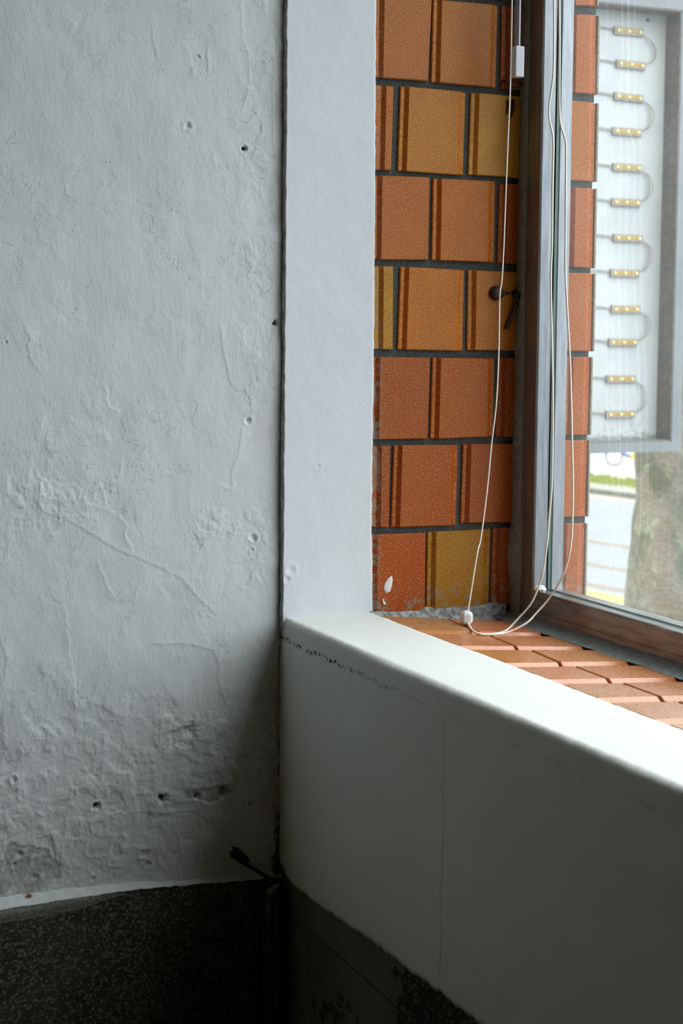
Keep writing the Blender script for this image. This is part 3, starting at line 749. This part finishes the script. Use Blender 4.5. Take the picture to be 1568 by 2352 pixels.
# ---------------------------------------------------------------- sill
def sz(y, off=0.0):
    return -0.002 - 0.103 * (y - 0.1133) + off
SN = Vector((0, 0.103, 1)).normalized()
sv = []
for x_ in (-0.006, WX1):
    for y_ in (0.111, 0.33):
        sv.append((x_, y_, sz(y_) - 0.0060))
        sv.append((x_, y_, -0.05))
sill = MB().add(sv, [(0, 4, 6, 2), (1, 3, 7, 5), (0, 1, 5, 4), (2, 6, 7, 3), (0, 2, 3, 1), (4, 5, 7, 6)]).build('trim_2', M_MORTAR, kind='structure')
fr_ = [(0.009, 0.009), (0.1265, 0.1165), (0.2215, 0.204), (0.3165, 0.292), (0.402, 0.379), (0.487, 0.466), (0.5765, 0.556)]
jt = [(0.2050, 0.1957), (0.1985, 0.1903), (0.1985, 0.1878), (0.1942, 0.1910), (0.1938, 0.1924), (0.198, 0.194)]
x_ = 0.5765
for k in range(25):
    fr_.append((x_ + 0.0935 * (k + 1), x_ + 0.0935 * (k + 1) - 0.020)); jt.append((0.196, 0.192))
for k in range(len(fr_) - 1):
    (a0, b0), (a1, b1) = fr_[k], fr_[k + 1]
    g = 0.0022
    if a1 > WX1: break
    jb, jf = jt[k]
    def XA(y, a, b): return a + (b - a) * (y - 0.131) / (0.284 - 0.131)
    for (yb0, yf0, yb1, yf1, out_) in ((0.1150, 0.1150, jb - 0.0018, jf - 0.0018, False), (jb + 0.0018, jf + 0.0018, 0.2885, 0.2885, True)):
        A = (XA(yb0, a0, b0) + g, yb0); B = (XA(yf0, a1, b1) - g, yf0)
        Cc = (XA(yf1, a1, b1) - g, yf1); D = (XA(yb1, a0, b0) + g, yb1)
        cc = (184 + rnd.randint(-6, 8), 122 + rnd.randint(-6, 8), 104 + rnd.randint(-6, 6))
        if out_: cc = (cc[0] - 2, cc[1] - 2, cc[2] - 8)
        lift = rnd.uniform(-0.0004, 0.0006)
        tile([(x, y, sz(y) + lift) for x, y in (A, B, Cc, D)], SN, M_TILE_S, cc, sill, h=0.0034, m=0.0030, s=0.0070)

# ---------------------------------------------------------------- window
win = empty('window_1', (0, 0.3073, -0.02), kind='structure')
def prof(H):
    """(depth from interior face, height) outline of the frame section"""
    return [(0, 0), (0, H * 0.46), (0.0006, H * 0.465), (0.0006, H * 0.475), (0, H * 0.48), (0, H - 0.0022), (0.0007, H - 0.0007),
            (0.0022, H), (0.0125, H), (0.0135, H - 0.0030), (0.0215, H - 0.0040), (0.0217, H - 0.012), (0.0270, H - 0.012),
            (0.0272, H - 0.0010), (0.0425, H - 0.0010), (0.0425, 0)]
YI = 0.3073
pj = prof(0.052)
n_ = len(pj)
def extr(vs0, vs1):
    n = len(vs0)
    return list(vs0) + list(vs1), [(i, n + i, n + (i + 1) % n, (i + 1) % n) for i in range(n)] + [tuple(range(n - 1, -1, -1)), tuple(range(n, 2 * n))]
MB().add(*extr([(-0.002 + b, YI + a, -0.027) for a, b in pj], [(-0.002 + b, YI + a, 1.36) for a, b in pj])).build('jamb', M_ALU, win)
MB().add(*extr([(WX1 + 0.002 - b, YI + a, -0.027) for a, b in pj], [(WX1 + 0.002 - b, YI + a, 1.36) for a, b in pj])).build('jamb', M_ALU, win)
pr = prof(0.0465)
MB().add(*extr([(0.0485, YI + a, -0.0250 + b) for a, b in pr], [(WX1 - 0.0485, YI + a, -0.0250 + b) for a, b in pr])).build('bottom_rail', M_ALU_R, win)
MB().add(*extr([(0.0, YI + a, 1.362 - b) for a, b in pr], [(WX1, YI + a, 1.362 - b) for a, b in pr])).build('top_rail', M_ALU_R, win)
gx0, gx1, gy0, gy1, gz0, gz1 = 0.0475, WX1 - 0.0475, 0.3297, 0.3345, 0.0185, 1.318
gv, gf = box_vf(gx0, gx1, gy0, gy1, gz0, gz1)
g_ = MB()
for q in gf:
    ys = {gv[i][1] for i in q}
    b = len(g_.v)
    g_.add([gv[i] for i in q], [(0, 1, 2, 3)], 0 if len(ys) == 1 else 1)
g_.build('pane', [M_GLASS, M_GLASS_EDGE], win)
# sealant beads: along the tiles and along the sill
def bead(name, P_, **k):
    o = grid_mesh(name, P_, M_CAULK, **k); under(o, win); return o
zb = np.arange(-0.020, 1.34, 0.004)
wv = (fbm(zb * 25, zb * 0, 95, 4) - 0.5) * 0.0035 + 0.006 * np.exp(-((zb - 0.055) / 0.035) ** 2)
rows_ = []
for s in np.linspace(0, 1, 7):
    bul = math.sin(math.pi * s) * 0.0012
    rows_.append(np.stack([0.0001 + (0.0205 + 0.3 * wv) * s, (YI - 0.0012 - wv) * (1 - s) + (YI - 0.0004) * s - bul, zb], -1))
bead('sealant_bead', np.stack(rows_, 0), flip=True)
xb = np.arange(0.0, WX1, 0.004)
wv = (fbm(xb * 30, xb * 0, 97, 4) - 0.5) * 0.004
per = np.abs(((xb + 0.065) / 0.0935) % 1.0 - 0.5) * 2
wv2 = 0.004 * np.sqrt(np.clip(1 - per ** 2, 0, 1))
rows_ = []
for s in np.linspace(0, 1, 7):
    y_ = (0.2835 + 0.004 - wv2 + wv) * (1 - s) + (YI - 0.0003) * s
    z_ = (sz(0.286) + 0.0004 + 0 * xb) * (1 - s) + (-0.0105 + wv * 0.5) * s - math.sin(math.pi * s) * 0.0015
    rows_.append(np.stack([xb, y_, z_], -1))
bead('sealant_bead', np.stack(rows_, 0), flip=False)
# lump of white filler in the frame corner
bm = bmesh.new(); bmesh.ops.create_icosphere(bm, subdivisions=3, radius=1.0)
for v in bm.verts:
    n = fbm(np.array([v.co.x * 3 + 5]), np.array([v.co.y * 3 + v.co.z * 4]), 99, 3)[0]
    k = 0.8 + 0.5 * n
    v.co = Vector((0.053 + v.co.x * 0.0065 * k, 0.3155 + v.co.y * 0.0075 * k, 0.0225 + v.co.z * 0.0045 * k))
me = bpy.data.meshes.new('filler_blob'); bm.to_mesh(me); bm.free(); me.materials.append(M_PAINT)
o = bpy.data.objects.new('filler_blob', me); C.objects.link(o); under(o, win)

# ---------------------------------------------------------------- blind cords and wand
hr = MB().box(0.03, WX1 - 0.06, 0.262, 0.298, 1.30, 1.345).build('blind_headrail', M_KNOB, bevel=0.002,
      label='white headrail of the raised blind under the window head', category='blind rail')
pc_ = empty('pull_cord', tuple(KNOB[1]), label='white looped blind pull cord with a faceted knob, slack on the orange sill tiles', category='blind cord')
for nm, cp, topx in (('cord', CORD3, 0.05), ('cord', CORD1, None), ('cord', CORD2, None)):
    p0 = Vector(cp[0])
    pts = [Vector((p0.x - 0.004, 0.281, 1.305)), Vector((p0.x - 0.002, p0.y * 0.4 + 0.281 * 0.6, 1.0))] + [Vector(q) for q in cp]
    if cp is CORD3:
        pts.append(Vector(KNOB[0]) + Vector((0, 0, -0.002)))
    else:
        pts.append(Vector(KNOB[1]) + Vector((0, 0.0006 if cp is CORD1 else -0.0006, 0.001)))
    MB().tube(smooth_path(pts, 6), 0.00118 if cp is not CORD3 else 0.0009, 8).build('cord', M_CORD, pc_, smooth=True)
kt, kb = Vector(KNOB[0]), Vector(KNOB[1])
kv = []
for fz, r in ((0, 0.0036), (0.16, 0.0072), (0.30, 0.0082), (0.72, 0.0082), (0.88, 0.0068), (1, 0.0032)):
    c = kt.lerp(kb, fz)
    for k in range(6):
        a = math.radians(60 * k + 12)
        kv.append((c.x + r * math.cos(a), c.y + r * math.sin(a), c.z))
kf = [(i * 6 + k, i * 6 + (k + 1) % 6, (i + 1) * 6 + (k + 1) % 6, (i + 1) * 6 + k)[::-1] for i in range(5) for k in range(6)]
kf += [tuple(range(6)), tuple(range(35, 29, -1))]
MB().add(kv, kf).build('knob', M_KNOB, pc_, bevel=0.0007)

wd = empty('tilt_wand', tuple(WAND[3]), label='clear plastic blind wand with a square tip hanging beside the metal frame', category='blind wand')
wx, wy = WAND[0][0], WAND[2][1]
wv_ = []
for z_, r in ((1.302, 0.0036), (0.664, 0.0036)):
    for k in range(6):
        a = math.radians(60 * k)
        wv_.append((wx + r * math.cos(a), wy - 0.0012 + r * math.sin(a), z_))
MB().add(wv_, [(k, (k + 1) % 6, 6 + (k + 1) % 6, 6 + k)[::-1] for k in range(6)] + [tuple(range(6)), tuple(range(11, 5, -1))]).build('rod', M_CLEAR, wd)
t = NT('frosted_plastic')
t.set((0.80, 0.80, 0.86, 1), 0.3)
t.b.inputs['Transmission Weight'].default_value = 0.35
MB().box(wx - 0.0055, wx + 0.0055, wy - 0.0062, wy + 0.0058, WAND[3][2], 0.6660).build('tip', t.m, wd, bevel=0.0012)

# ---------------------------------------------------------------- fixings left on the tiles and frame
sb = empty('old_screw', (0.002, BOLT[0], BOLT[1]), label='dark domed screw head sticking out of an orange tile near the frame', category='screw')
bm = MB()
rings = []
for k, (r, x) in enumerate(((0.0088, 0.0), (0.0090, 0.0025), (0.0078, 0.0060), (0.0050, 0.0085), (0.0014, 0.0095))):
    rings += [(0.0002 + x, BOLT[0] + r * math.cos(a * math.pi / 8), BOLT[1] + r * math.sin(a * math.pi / 8)) for a in range(16)]
bm.add(rings, [(i * 16 + k, i * 16 + (k + 1) % 16, (i + 1) * 16 + (k + 1) % 16, (i + 1) * 16 + k) for i in range(4) for k in range(16)] + [tuple(64 + k for k in range(16))])
bm.build('screw_head', M_RUST, sb, smooth=True)
MB().tube([(0.004, BOLT[0] + 0.007, BOLT[1] - 0.0005), (0.002, BOLT[0] + 0.013, BOLT[1]), (0.001, BOLT[0] + 0.0215, BOLT[1])], [0.0042, 0.0024, 0.0004], 8).build('washer_tail', M_RUST, sb, smooth=True)
nl = empty('bent_nail', (0.001, NAIL[1][0], NAIL[1][1]), label='blackened bent nail leaning against the tile beside the window frame', category='nail')
MB().tube(smooth_path([(0.006, NAIL[1][0], NAIL[1][1] - 0.002), (0.005, NAIL[2][0], NAIL[2][1]), (0.003, NAIL[3][0], NAIL[3][1])], 5), [0.0030] * 5 + [0.0026] * 5 + [0.0016], 8).build('shank', M_RUST, nl, smooth=True)
MB().tube([(0.0005, 0.3050, 0.3790), (0.004, 0.3040, 0.3770), (0.0115, 0.3035, 0.3750)], [0.0055, 0.0050, 0.0040], 8).build('nail_head', M_BLACK, nl, smooth=True)
hk = empty('frame_hook', (0.002, HOOK[0][1], 0.629), label='small dark metal hook at the tile joint under the wand tip', category='hook')
MB().tube(smooth_path([(0.0, 0.2835, 0.6335), (0.007, 0.2870, 0.6290), (0.010, 0.2950, 0.6275), (0.009, 0.3035, 0.6300)], 5), 0.0021, 8).build('hook_arm', M_RUST, hk, smooth=True)
MB().tube([(0.0005, 0.2895, 0.6095), (0.0035, 0.2905, 0.6040), (0.001, 0.2885, 0.5935)], [0.0022, 0.002, 0.0007], 6).build('drip', M_RUST, hk, smooth=True)
MB().tube([(0.0005, 0.2970, 0.6115), (0.0030, 0.2965, 0.6000), (0.001, 0.2945, 0.5895)], [0.0022, 0.002, 0.0007], 6).build('drip', M_RUST, hk, smooth=True)

# ---------------------------------------------------------------- black pipe in the corner, torn cable end
pp = empty('corner_pipe', (0.0137, -0.0158, -0.95), label='black vertical pipe rising in the dark corner between the two dados', category='pipe')
ring = []
nR = 24
zt = []
for k in range(nR):
    zt.append(-0.3130 + 0.006 * (vnoise(np.array([k * 1.3]), np.array([0.0]), 5)[0] - 0.5))
v_ = [(0.0137 + 0.0150 * math.cos(2 * math.pi * k / nR), -0.0158 + 0.0150 * math.sin(2 * math.pi * k / nR), -0.95) for k in range(nR)]
v_ += [(0.0137 + 0.0150 * math.cos(2 * math.pi * k / nR), -0.0158 + 0.0150 * math.sin(2 * math.pi * k / nR), zt[k]) for k in range(nR)]
v_ += [(0.0137 + 0.0125 * math.cos(2 * math.pi * k / nR), -0.0158 + 0.0125 * math.sin(2 * math.pi * k / nR), zt[k]) for k in range(nR)]
v_ += [(0.0137 + 0.0125 * math.cos(2 * math.pi * k / nR), -0.0158 + 0.0125 * math.sin(2 * math.pi * k / nR), -0.40) for k in range(nR)]
MB().add(v_, [(i * nR + k, i * nR + (k + 1) % nR, (i + 1) * nR + (k + 1) % nR, (i + 1) * nR + k) for i in range(3) for k in range(nR)]).build('tube', M_BLACK, pp, smooth=True)
fl = [(0.0285, -0.0290, -0.3105), (0.0270, -0.0165, -0.3040), (0.0270, -0.0120, -0.3060), (0.0285, -0.0180, -0.3110), (0.0290, -0.0270, -0.3170)]
MB().add([Vector(q) for q in fl] + [Vector(q) + Vector((-0.0015, 0, -0.0005)) for q in fl], [tuple(range(5)), (9, 8, 7, 6, 5)] + [(i, (i + 1) % 5, 5 + (i + 1) % 5, 5 + i)[::-1] for i in range(5)]).build('paint_flake', M_FLAKE, pp)
fl = [(0.0262, -0.0285, -0.318), (0.0275, -0.0245, -0.3190), (0.0278, -0.0250, -0.338), (0.0265, -0.0272, -0.347), (0.0255, -0.0295, -0.332)]
MB().add([Vector(q) for q in fl] + [Vector(q) + Vector((-0.0015, 0.0005, 0)) for q in fl], [tuple(range(5)), (9, 8, 7, 6, 5)] + [(i, (i + 1) % 5, 5 + (i + 1) % 5, 5 + i)[::-1] for i in range(5)]).build('paint_flake', M_SMEAR, pp)

cb = empty('cable_stub', tuple(STUB[-1]), label='frayed black cable end with flaking white paint poking out of the corner above the pipe', category='cable')
sp_ = smooth_path([Vector(q) for q in STUB], 5)
n_ = len(sp_)
rad = [0.0070 - 0.0018 * min(1, i / 8) - 0.0008 * (i / n_) for i in range(n_)]
MB().tube(sp_, rad, 10).build('sheath', M_BLACK, cb, smooth=True)
fp = [q + Vector((0.0032, 0.0008, 0.0024)) for q in sp_[7:-3]]
MB().tube(fp, [0.0004] + [0.0038] * (len(fp) - 5) + [0.0026, 0.002, 0.0012, 0.0004], 8).build('paint_coat', M_FLAKE, cb, smooth=True)
r2 = random.Random(8)
st_ = MB()
for k in range(14):
    a = r2.uniform(0, 6.28); q = sp_[0] + Vector((0.0035 * math.cos(a), 0.0035 * math.sin(a) * 0.6, 0.0035 * math.sin(a)))
    st_.tube([q, q + Vector((r2.uniform(-0.001, 0.002), -0.003 - r2.uniform(0, 0.003), 0.002 + r2.uniform(-0.002, 0.003)))], 0.0006, 5)
st_.build('strands', M_BLACK, cb, kind='stuff')

# dry leaf scrap on the ledge
lv = []
for i, (a, b) in enumerate(((0, 0), (0.0025, 0.0018), (0.0055, 0.0012), (0.0068, -0.0006), (0.0045, -0.0022), (0.0015, -0.0018))):
    lv.append((LEAF[0] - 0.003 + b * 1.2, LEAF[1] - 0.003 + a, -0.2895 + 0.0010 * math.sin(i * 1.7)))
MB().add(lv + [(x, y, z + 0.0012) for x, y, z in lv], [tuple(range(5, -1, -1)), tuple(range(6, 12))] + [(i, (i + 1) % 6, 6 + (i + 1) % 6, 6 + i) for i in range(6)]).build(
    'leaf_scrap', M_ORANGE, label='tiny curled orange leaf scrap lying on the white ledge above the terrazzo', category='leaf')

# ---------------------------------------------------------------- light-box sign outside
XP, XF = -2.0, -1.935
YR, ZB, ZT = 1.960, 0.0235, 1.160
YL = 0.62
sg = empty('light_box_sign', (XP, (YL + YR) / 2, 0), label='open white light box sign outside the window with rows of small lamp modules', category='sign')
MB().box(XP - 0.006, XP, YL, YR, ZB, ZT).build('back_panel', M_PANEL, sg)
def rail(name, a, m):
    return MB().box(*a).build(name, m, sg)
rail('inner_side', (XP, XF, YR, YR + 0.004, ZB, ZT), M_CASE_IN)
rail('inner_side', (XP, XF, YL - 0.004, YL, ZB, ZT), M_CASE_IN)
rail('inner_side', (XP, XF, YL, YR, ZT, ZT + 0.004), M_CASE_IN)
rail('inner_side', (XP, XF, YL, YR, ZB - 0.004, ZB), M_CASE_IN)
rail('frame_rail', (XP - 0.02, XF + 0.002, YL - 0.034, YR + 0.034, ZT + 0.004, ZT + 0.036), M_CASE)
rail('frame_rail', (XP - 0.02, XF + 0.002, YL - 0.034, YR + 0.034, ZB - 0.030, ZB - 0.004), M_CASE)
rail('frame_rail', (XP - 0.02, XF + 0.0015, YR + 0.004, YR + 0.034, ZB - 0.004, ZT + 0.004), M_CASE)
rail('frame_rail', (XP - 0.02, XF + 0.0015, YL - 0.034, YL - 0.004, ZB - 0.004, ZT + 0.004), M_CASE)
for z_ in (0.2, 1.0):
    rail('bracket', (XP - 0.018, XF - 0.01, 0.4165, YL - 0.034, z_, z_ + 0.04), M_STEEL)
MB().tube([(XP, 1.90, 1.143), (XP + 0.004, 1.90, 1.143)], 0.004, 8).build('screw', M_RUST, sg)
LW, LH = 0.093, 0.0212
for i, (y_, z_, ang) in enumerate(LED):
    ang = (0, -1.0, -2.0, -0.5)[i] if i < 4 else 0.0
    ca, sa = math.cos(math.radians(ang)), math.sin(math.radians(ang))
    def T(v):
        return [(XP + x, y_ + y * ca - z * sa, z_ + y * sa + z * ca) for x, y, z in v]
    def tb(b, *a):
        v, f = box_vf(*a); b.add(T(v), f)
    b = MB(); tb(b, 0.0, 0.008, -LW / 2, LW / 2, -LH / 2, LH / 2)
    mod = b.build('led_module', M_LEDBODY, sg, bevel=0.0014)
    b = MB(); tb(b, 0.0078, 0.0090, -LW * 0.42, LW * 0.42, -LH * 0.24, LH * 0.24)
    p_ = b.build('circuit_strip', M_LEDPCB); p_.parent = mod
    for q in (-0.37, 0, 0.37):
        b = MB(); b.tube([T([(0.0086, q * LW, 0)])[0], T([(0.0108, q * LW, 0)])[0]], 0.0038, 10)
        p_ = b.build('lamp', M_LED); p_.parent = mod
    # lead running left towards the building, twin cores
    b = MB()
    for o_ in (-0.0022, 0.0022):
        zz_ = z_ - LW / 2 * sa + o_
        b.tube(smooth_path([(XP + 0.004, y_ - LW / 2 * ca, zz_), (XP + 0.003, y_ - 0.085, zz_ + 0.004), (XP + 0.0025, y_ - 0.20, zz_ + 0.006 + o_)], 4), 0.0009, 6)
    b.build('wire', M_WIRE, sg, smooth=True)
for i in range(0, 12, 2):
    (ya_, z1, _), (yb_, z2, _) = LED[i], LED[i + 1]
    b = MB()
    for o_, bow in ((0, 0.031), (1, 0.024 if i else 0.029)):
        b.tube(smooth_path([(XP + 0.004, ya_ + LW / 2 - 0.002, z1 - 0.004), (XP + 0.010, ya_ + LW / 2 + bow * 0.75, z1 - 0.022),
                            (XP + 0.014 - 0.004 * o_, (ya_ + yb_) / 2 + LW / 2 + bow, (z1 + z2) / 2),
                            (XP + 0.010, yb_ + LW / 2 + bow * 0.8, z2 + 0.018), (XP + 0.004, yb_ + LW / 2 - 0.002, z2 + 0.002)], 6), 0.0011, 6)
    b.build('wire', M_WIRE, sg, smooth=True)

# ---------------------------------------------------------------- street tree
t = NT('mottled_bark')
n1 = t.noise(9.0, 4, 0.6, t.map(1, 1, 0.6)); n2 = t.noise(14.0, 3, 0.6); n3 = t.noise(60.0, 3)
c = t.mix(t.ramp(n1, 0.42, 0.58), lin((92, 96, 74)), lin((128, 118, 102)))
c = t.mix(t.ramp(n2, 0.55, 0.68), c, lin((140, 148, 118)))
c = t.mix(t.ramp(n3, 0.3, 0.7, 0, 0.4), c, lin((78, 68, 52)))
c = t.mix(t.ramp(t.vor(11.0), 0.11, 0.07), c, lin((150, 150, 138)))
t.set(c, 0.9, t.bump(t.math('ADD', n1, n3), 1.0, 0.01), spec=0.2)
M_BARK = t.m
M_LEAF = simple('tree_leaf', (88, 120, 48), 0.6, nscale=4, namt=0.3)
TX = -4.2
tz = [p[1] for p in TREE][::-1]; ty = [p[0] for p in TREE][::-1]
tr_ = empty('street_tree', (TX, 3.72, -5.15), label='mottled grey green tree trunk standing outside behind the sign', category='tree')
zz = np.concatenate([np.linspace(-5.15, -1.1, 20), np.arange(-1.05, 0.1, 0.03), np.linspace(0.2, 3.2, 14)])
ns = 40
P = np.zeros((ns + 1, len(zz), 3))
for j, z_ in enumerate(zz):
    le = float(np.interp(z_, tz, ty))
    cy_ = 3.73
    le_m = le
    r = 0.225 + 0.10 * math.exp(-(z_ + 5.15) * 2.5) - 0.02 * max(0, z_)
    for i in range(ns + 1):
        a = 2 * math.pi * i / ns
        nn = fbm(np.array([math.cos(a) * 2 + 9]), np.array([z_ * 5 + math.sin(a) * 2]), 111, 4)[0] - 0.5
        n4 = fbm(np.array([math.cos(a) * 7 + 9]), np.array([z_ * 14 + math.sin(a) * 7]), 113, 3)[0] - 0.5
        rr2 = r * (1 + 0.10 * nn + 0.05 * n4)
        # left flank follows the measured outline
        lf = max(0.0, -math.sin(a)) ** 2
        rl = (cy_ - le_m)
        rr2 = rr2 * (1 - lf) + (rl * (1 + 0.02 * n4)) * lf
        P[i, j] = (TX + rr2 * math.cos(a), cy_ + rr2 * math.sin(a), z_)
tk = grid_mesh('trunk', P, M_BARK, flip=False); under(tk, tr_)
rt = random.Random(12)
br_pts = []
for k in range(7):
    a = k * 0.9 + rt.uniform(-0.3, 0.3); z0 = 1.9 + 0.18 * k
    p0 = Vector((TX, 3.73, z0)); p1 = p0 + Vector((math.cos(a) * 0.7, math.sin(a) * 0.7, 0.5)); p2 = p1 + Vector((math.cos(a + .3) * 0.9, math.sin(a + .3) * 0.9, 0.7))
    MB().tube(smooth_path([p0, p1, p2], 4), [0.08, 0.075, 0.07, 0.06, 0.05, 0.045, 0.04, 0.03, 0.015], 8).build('branch', M_BARK, tr_, smooth=True)
    br_pts += [p1, p2, (p1 + p2) / 2]
lf_ = MB()
for k in range(1500):
    c_ = rt.choice(br_pts) + Vector((rt.gauss(0, 0.35), rt.gauss(0, 0.35), rt.gauss(0.1, 0.28)))
    u = Vector((rt.gauss(0, 1), rt.gauss(0, 1), rt.gauss(0, 0.5))).normalized(); v = u.orthogonal().normalized()
    s = 0.06
    lf_.add([c_ - u * s, c_ + v * s * 0.5, c_ + u * s, c_ - v * s * 0.5], [(0, 1, 2, 3)])
lf_.build('foliage', M_LEAF, tr_, kind='stuff')

# ---------------------------------------------------------------- street below (12 degrees off the building line)
G = -5.15
ca, sa = math.cos(math.radians(12)), math.sin(math.radians(12))
def RP(s, u, z):            # s = distance across the street, u = along it
    return (ca * u - sa * s, sa * u + ca * s, z)
def band(name, s0, s1, z0, z1, mat, u0=-220, u1=220, **k):
    v = [RP(s, u, z) for u in (u0, u1) for s in (s0, s1) for z in (z0, z1)]
    f = [(0, 1, 3, 2), (4, 6, 7, 5), (0, 4, 5, 1), (2, 3, 7, 6), (0, 2, 6, 4), (1, 5, 7, 3)]
    return MB().add(v, f).build(name, mat, **k)
M_ASPH = simple('pale_worn_asphalt', (106, 110, 112), 0.85, nscale=0.6, namt=0.06)
M_PAVE = simple('pale_pavement', (150, 150, 146), 0.9, nscale=1.0, namt=0.05)
M_KERBF = simple('kerb_stone', (96, 94, 88), 0.9, nscale=3)
M_KERBT = simple('kerb_top_stone', (112, 114, 102), 0.9, nscale=3)
M_YEL = simple('yellow_road_paint', (150, 122, 62), 0.8, nscale=2)
M_TAN = simple('faded_tan_line', (106, 84, 60), 0.8, nscale=2)
M_CREAM = simple('cream_edge_line', (126, 120, 106), 0.8, nscale=2)
road = band('road', 1.0, 36.7, G - 0.3, G, M_ASPH, kind='structure')
for s0, s1, m_ in ((22.45, 23.15, M_YEL), (23.55, 23.80, M_TAN), (25.6, 25.85, M_TAN), (28.4, 28.68, M_TAN), (35.8, 36.65, M_CREAM)):
    q = band('road_line', s0, s1, G - 0.01, G + 0.006, m_, -120, 60); q.parent = road
far = band('pavement', 40.1, 240.0, G - 0.3, G + 0.16, M_PAVE, kind='structure')
kerb = band('kerb', 36.7, 38.0, G - 0.3, G + 0.16, M_KERBT, kind='structure')
q = band('kerb_face', 36.66, 36.7, G - 0.01, G + 0.15, M_KERBF, -120, 60); q.parent = kerb
M_GRASS = simple('verge_grass', (120, 130, 48), 0.9, nscale=6, namt=0.25)
gb = band('verge_soil', 38.0, 40.1, G - 0.3, G + 0.14, M_GRASS, kind='structure')
gr = MB(); rg = random.Random(3)
for k in range(9000):
    s_ = rg.uniform(38.05, 40.05); u_ = rg.uniform(-62, -12); h_ = rg.uniform(0.08, 0.2); w_ = 0.03; b_ = rg.uniform(-0.05, 0.05)
    gr.add([RP(s_, u_ - w_, G + 0.14), RP(s_ + b_, u_ + w_, G + 0.14), RP(s_ + b_ * 2, u_ + b_, G + 0.14 + h_)], [(0, 1, 2)])
gr.build('verge_grass', M_GRASS, kind='stuff', label='strip of bright green grass along the far kerb of the road', category='grass')
near = band('footpath', -12.0, 1.0, G - 0.3, G + 0.12, M_PAVE, kind='structure')

# rental bicycle on the far pavement
ZG = G + 0.16
bx, by = -48.75, 33.85
bk = empty('bicycle', (bx, by, ZG), label='yellow bicycle with blue shroud parked on the far pavement below the sign', category='bicycle')
M_TYRE = simple('grey_blue_tyre', (70, 82, 100), 0.7)
M_YB = simple('yellow_bike_paint', (222, 178, 30), 0.4)
M_BB = simple('blue_bike_plastic', (48, 66, 150), 0.4)
dirv = Vector((0.62, 0.785, 0)).normalized()
Wr = 0.29
def BP(u, z, side=0.0):
    n = Vector((-dirv.y, dirv.x, 0))
    return Vector((bx, by, ZG)) + dirv * u + Vector((0, 0, z)) + n * side
def wheel(u):
    b = MB()
    n = 28
    pts = [BP(u + Wr * math.cos(2 * math.pi * k / n), Wr + 0.025 + Wr * math.sin(2 * math.pi * k / n)) for k in range(n + 1)]
    b.tube(pts, 0.038, 6, cap=False)
    w_ = b.build('wheel', M_TYRE, bk, smooth=True)
    b = MB()
    for k in range(12):
        a = math.pi * 2 * k / 12
        b.tube([BP(u, Wr + 0.025), BP(u + Wr * math.cos(a), Wr + 0.025 + Wr * math.sin(a))], 0.003, 4)
    s_ = b.build('spokes', M_STEEL); s_.parent = w_; s_.location = (0, 0, 0)
wheel(0.0); wheel(1.05)
b = MB()
n = 10
b.tube([BP((Wr + 0.04) * math.cos(math.radians(20 + 16 * k)), Wr + 0.025 + (Wr + 0.04) * math.sin(math.radians(20 + 16 * k))) for k in range(n)], 0.04, 6)
b.build('mudguard', M_TYRE, bk, smooth=True)
b = MB()
b.tube([BP(1.05 + (Wr + 0.04) * math.cos(math.radians(20 + 16 * k)), Wr + 0.025 + (Wr + 0.04) * math.sin(math.radians(20 + 16 * k))) for k in range(n)], 0.045, 6)
b.build('mudguard', M_YB, bk, smooth=True)
MB().tube([BP(0, Wr), BP(0.08, 0.62), BP(0.14, 0.95)], 0.025, 8).build('fork', M_YB, bk, smooth=True)
MB().tube(smooth_path([BP(0.12, 0.75), BP(0.30, 0.46), BP(0.55, 0.34), BP(0.78, 0.55)], 5), 0.05, 8).build('frame', M_YB, bk, smooth=True)
MB().tube(smooth_path([BP(0.30, 0.50, -0.05), BP(0.45, 0.40, -0.05), BP(0.60, 0.38, -0.05)], 4), [0.03] + [0.06] * 7 + [0.03], 8).build('shroud', M_BB, bk, smooth=True)
MB().tube([BP(0.60, 0.32), BP(1.05, Wr + 0.02)], 0.06, 8).build('chain_guard', M_YB, bk, smooth=True)
MB().tube([BP(0.72, 0.45), BP(0.80, 0.95)], 0.02, 8).build('seat_post', M_STEEL, bk, smooth=True)
MB().tube([BP(0.68, 0.97), BP(0.85, 0.99), BP(0.98, 0.98)], [0.03, 0.07, 0.09], 8).build('saddle', M_BLACK, bk, smooth=True)
MB().tube([BP(0.22, 1.05, 0.28), BP(0.14, 1.0, 0.1), BP(0.14, 1.0, -0.1), BP(0.22, 1.05, -0.28)], 0.015, 6).build('handlebar', M_BLACK, bk, smooth=True)
b = MB()
for side in (-0.15, 0.15):
    b.tube([BP(-0.12, 0.72, side), BP(-0.22, 0.96, side), BP(0.10, 0.96, side), BP(0.06, 0.72, side), BP(-0.12, 0.72, side)], 0.012, 5)
for (u, z) in ((-0.12, 0.72), (-0.22, 0.96), (0.10, 0.96), (0.06, 0.72), (-0.17, 0.84), (0.08, 0.84)):
    b.tube([BP(u, z, -0.15), BP(u, z, 0.15)], 0.012, 5)
b.build('basket', M_STEEL, bk)
MB().tube([BP(0.62, 0.32, 0.03), BP(0.72, 0.02, 0.16)], 0.012, 6).build('kickstand', M_STEEL, bk)
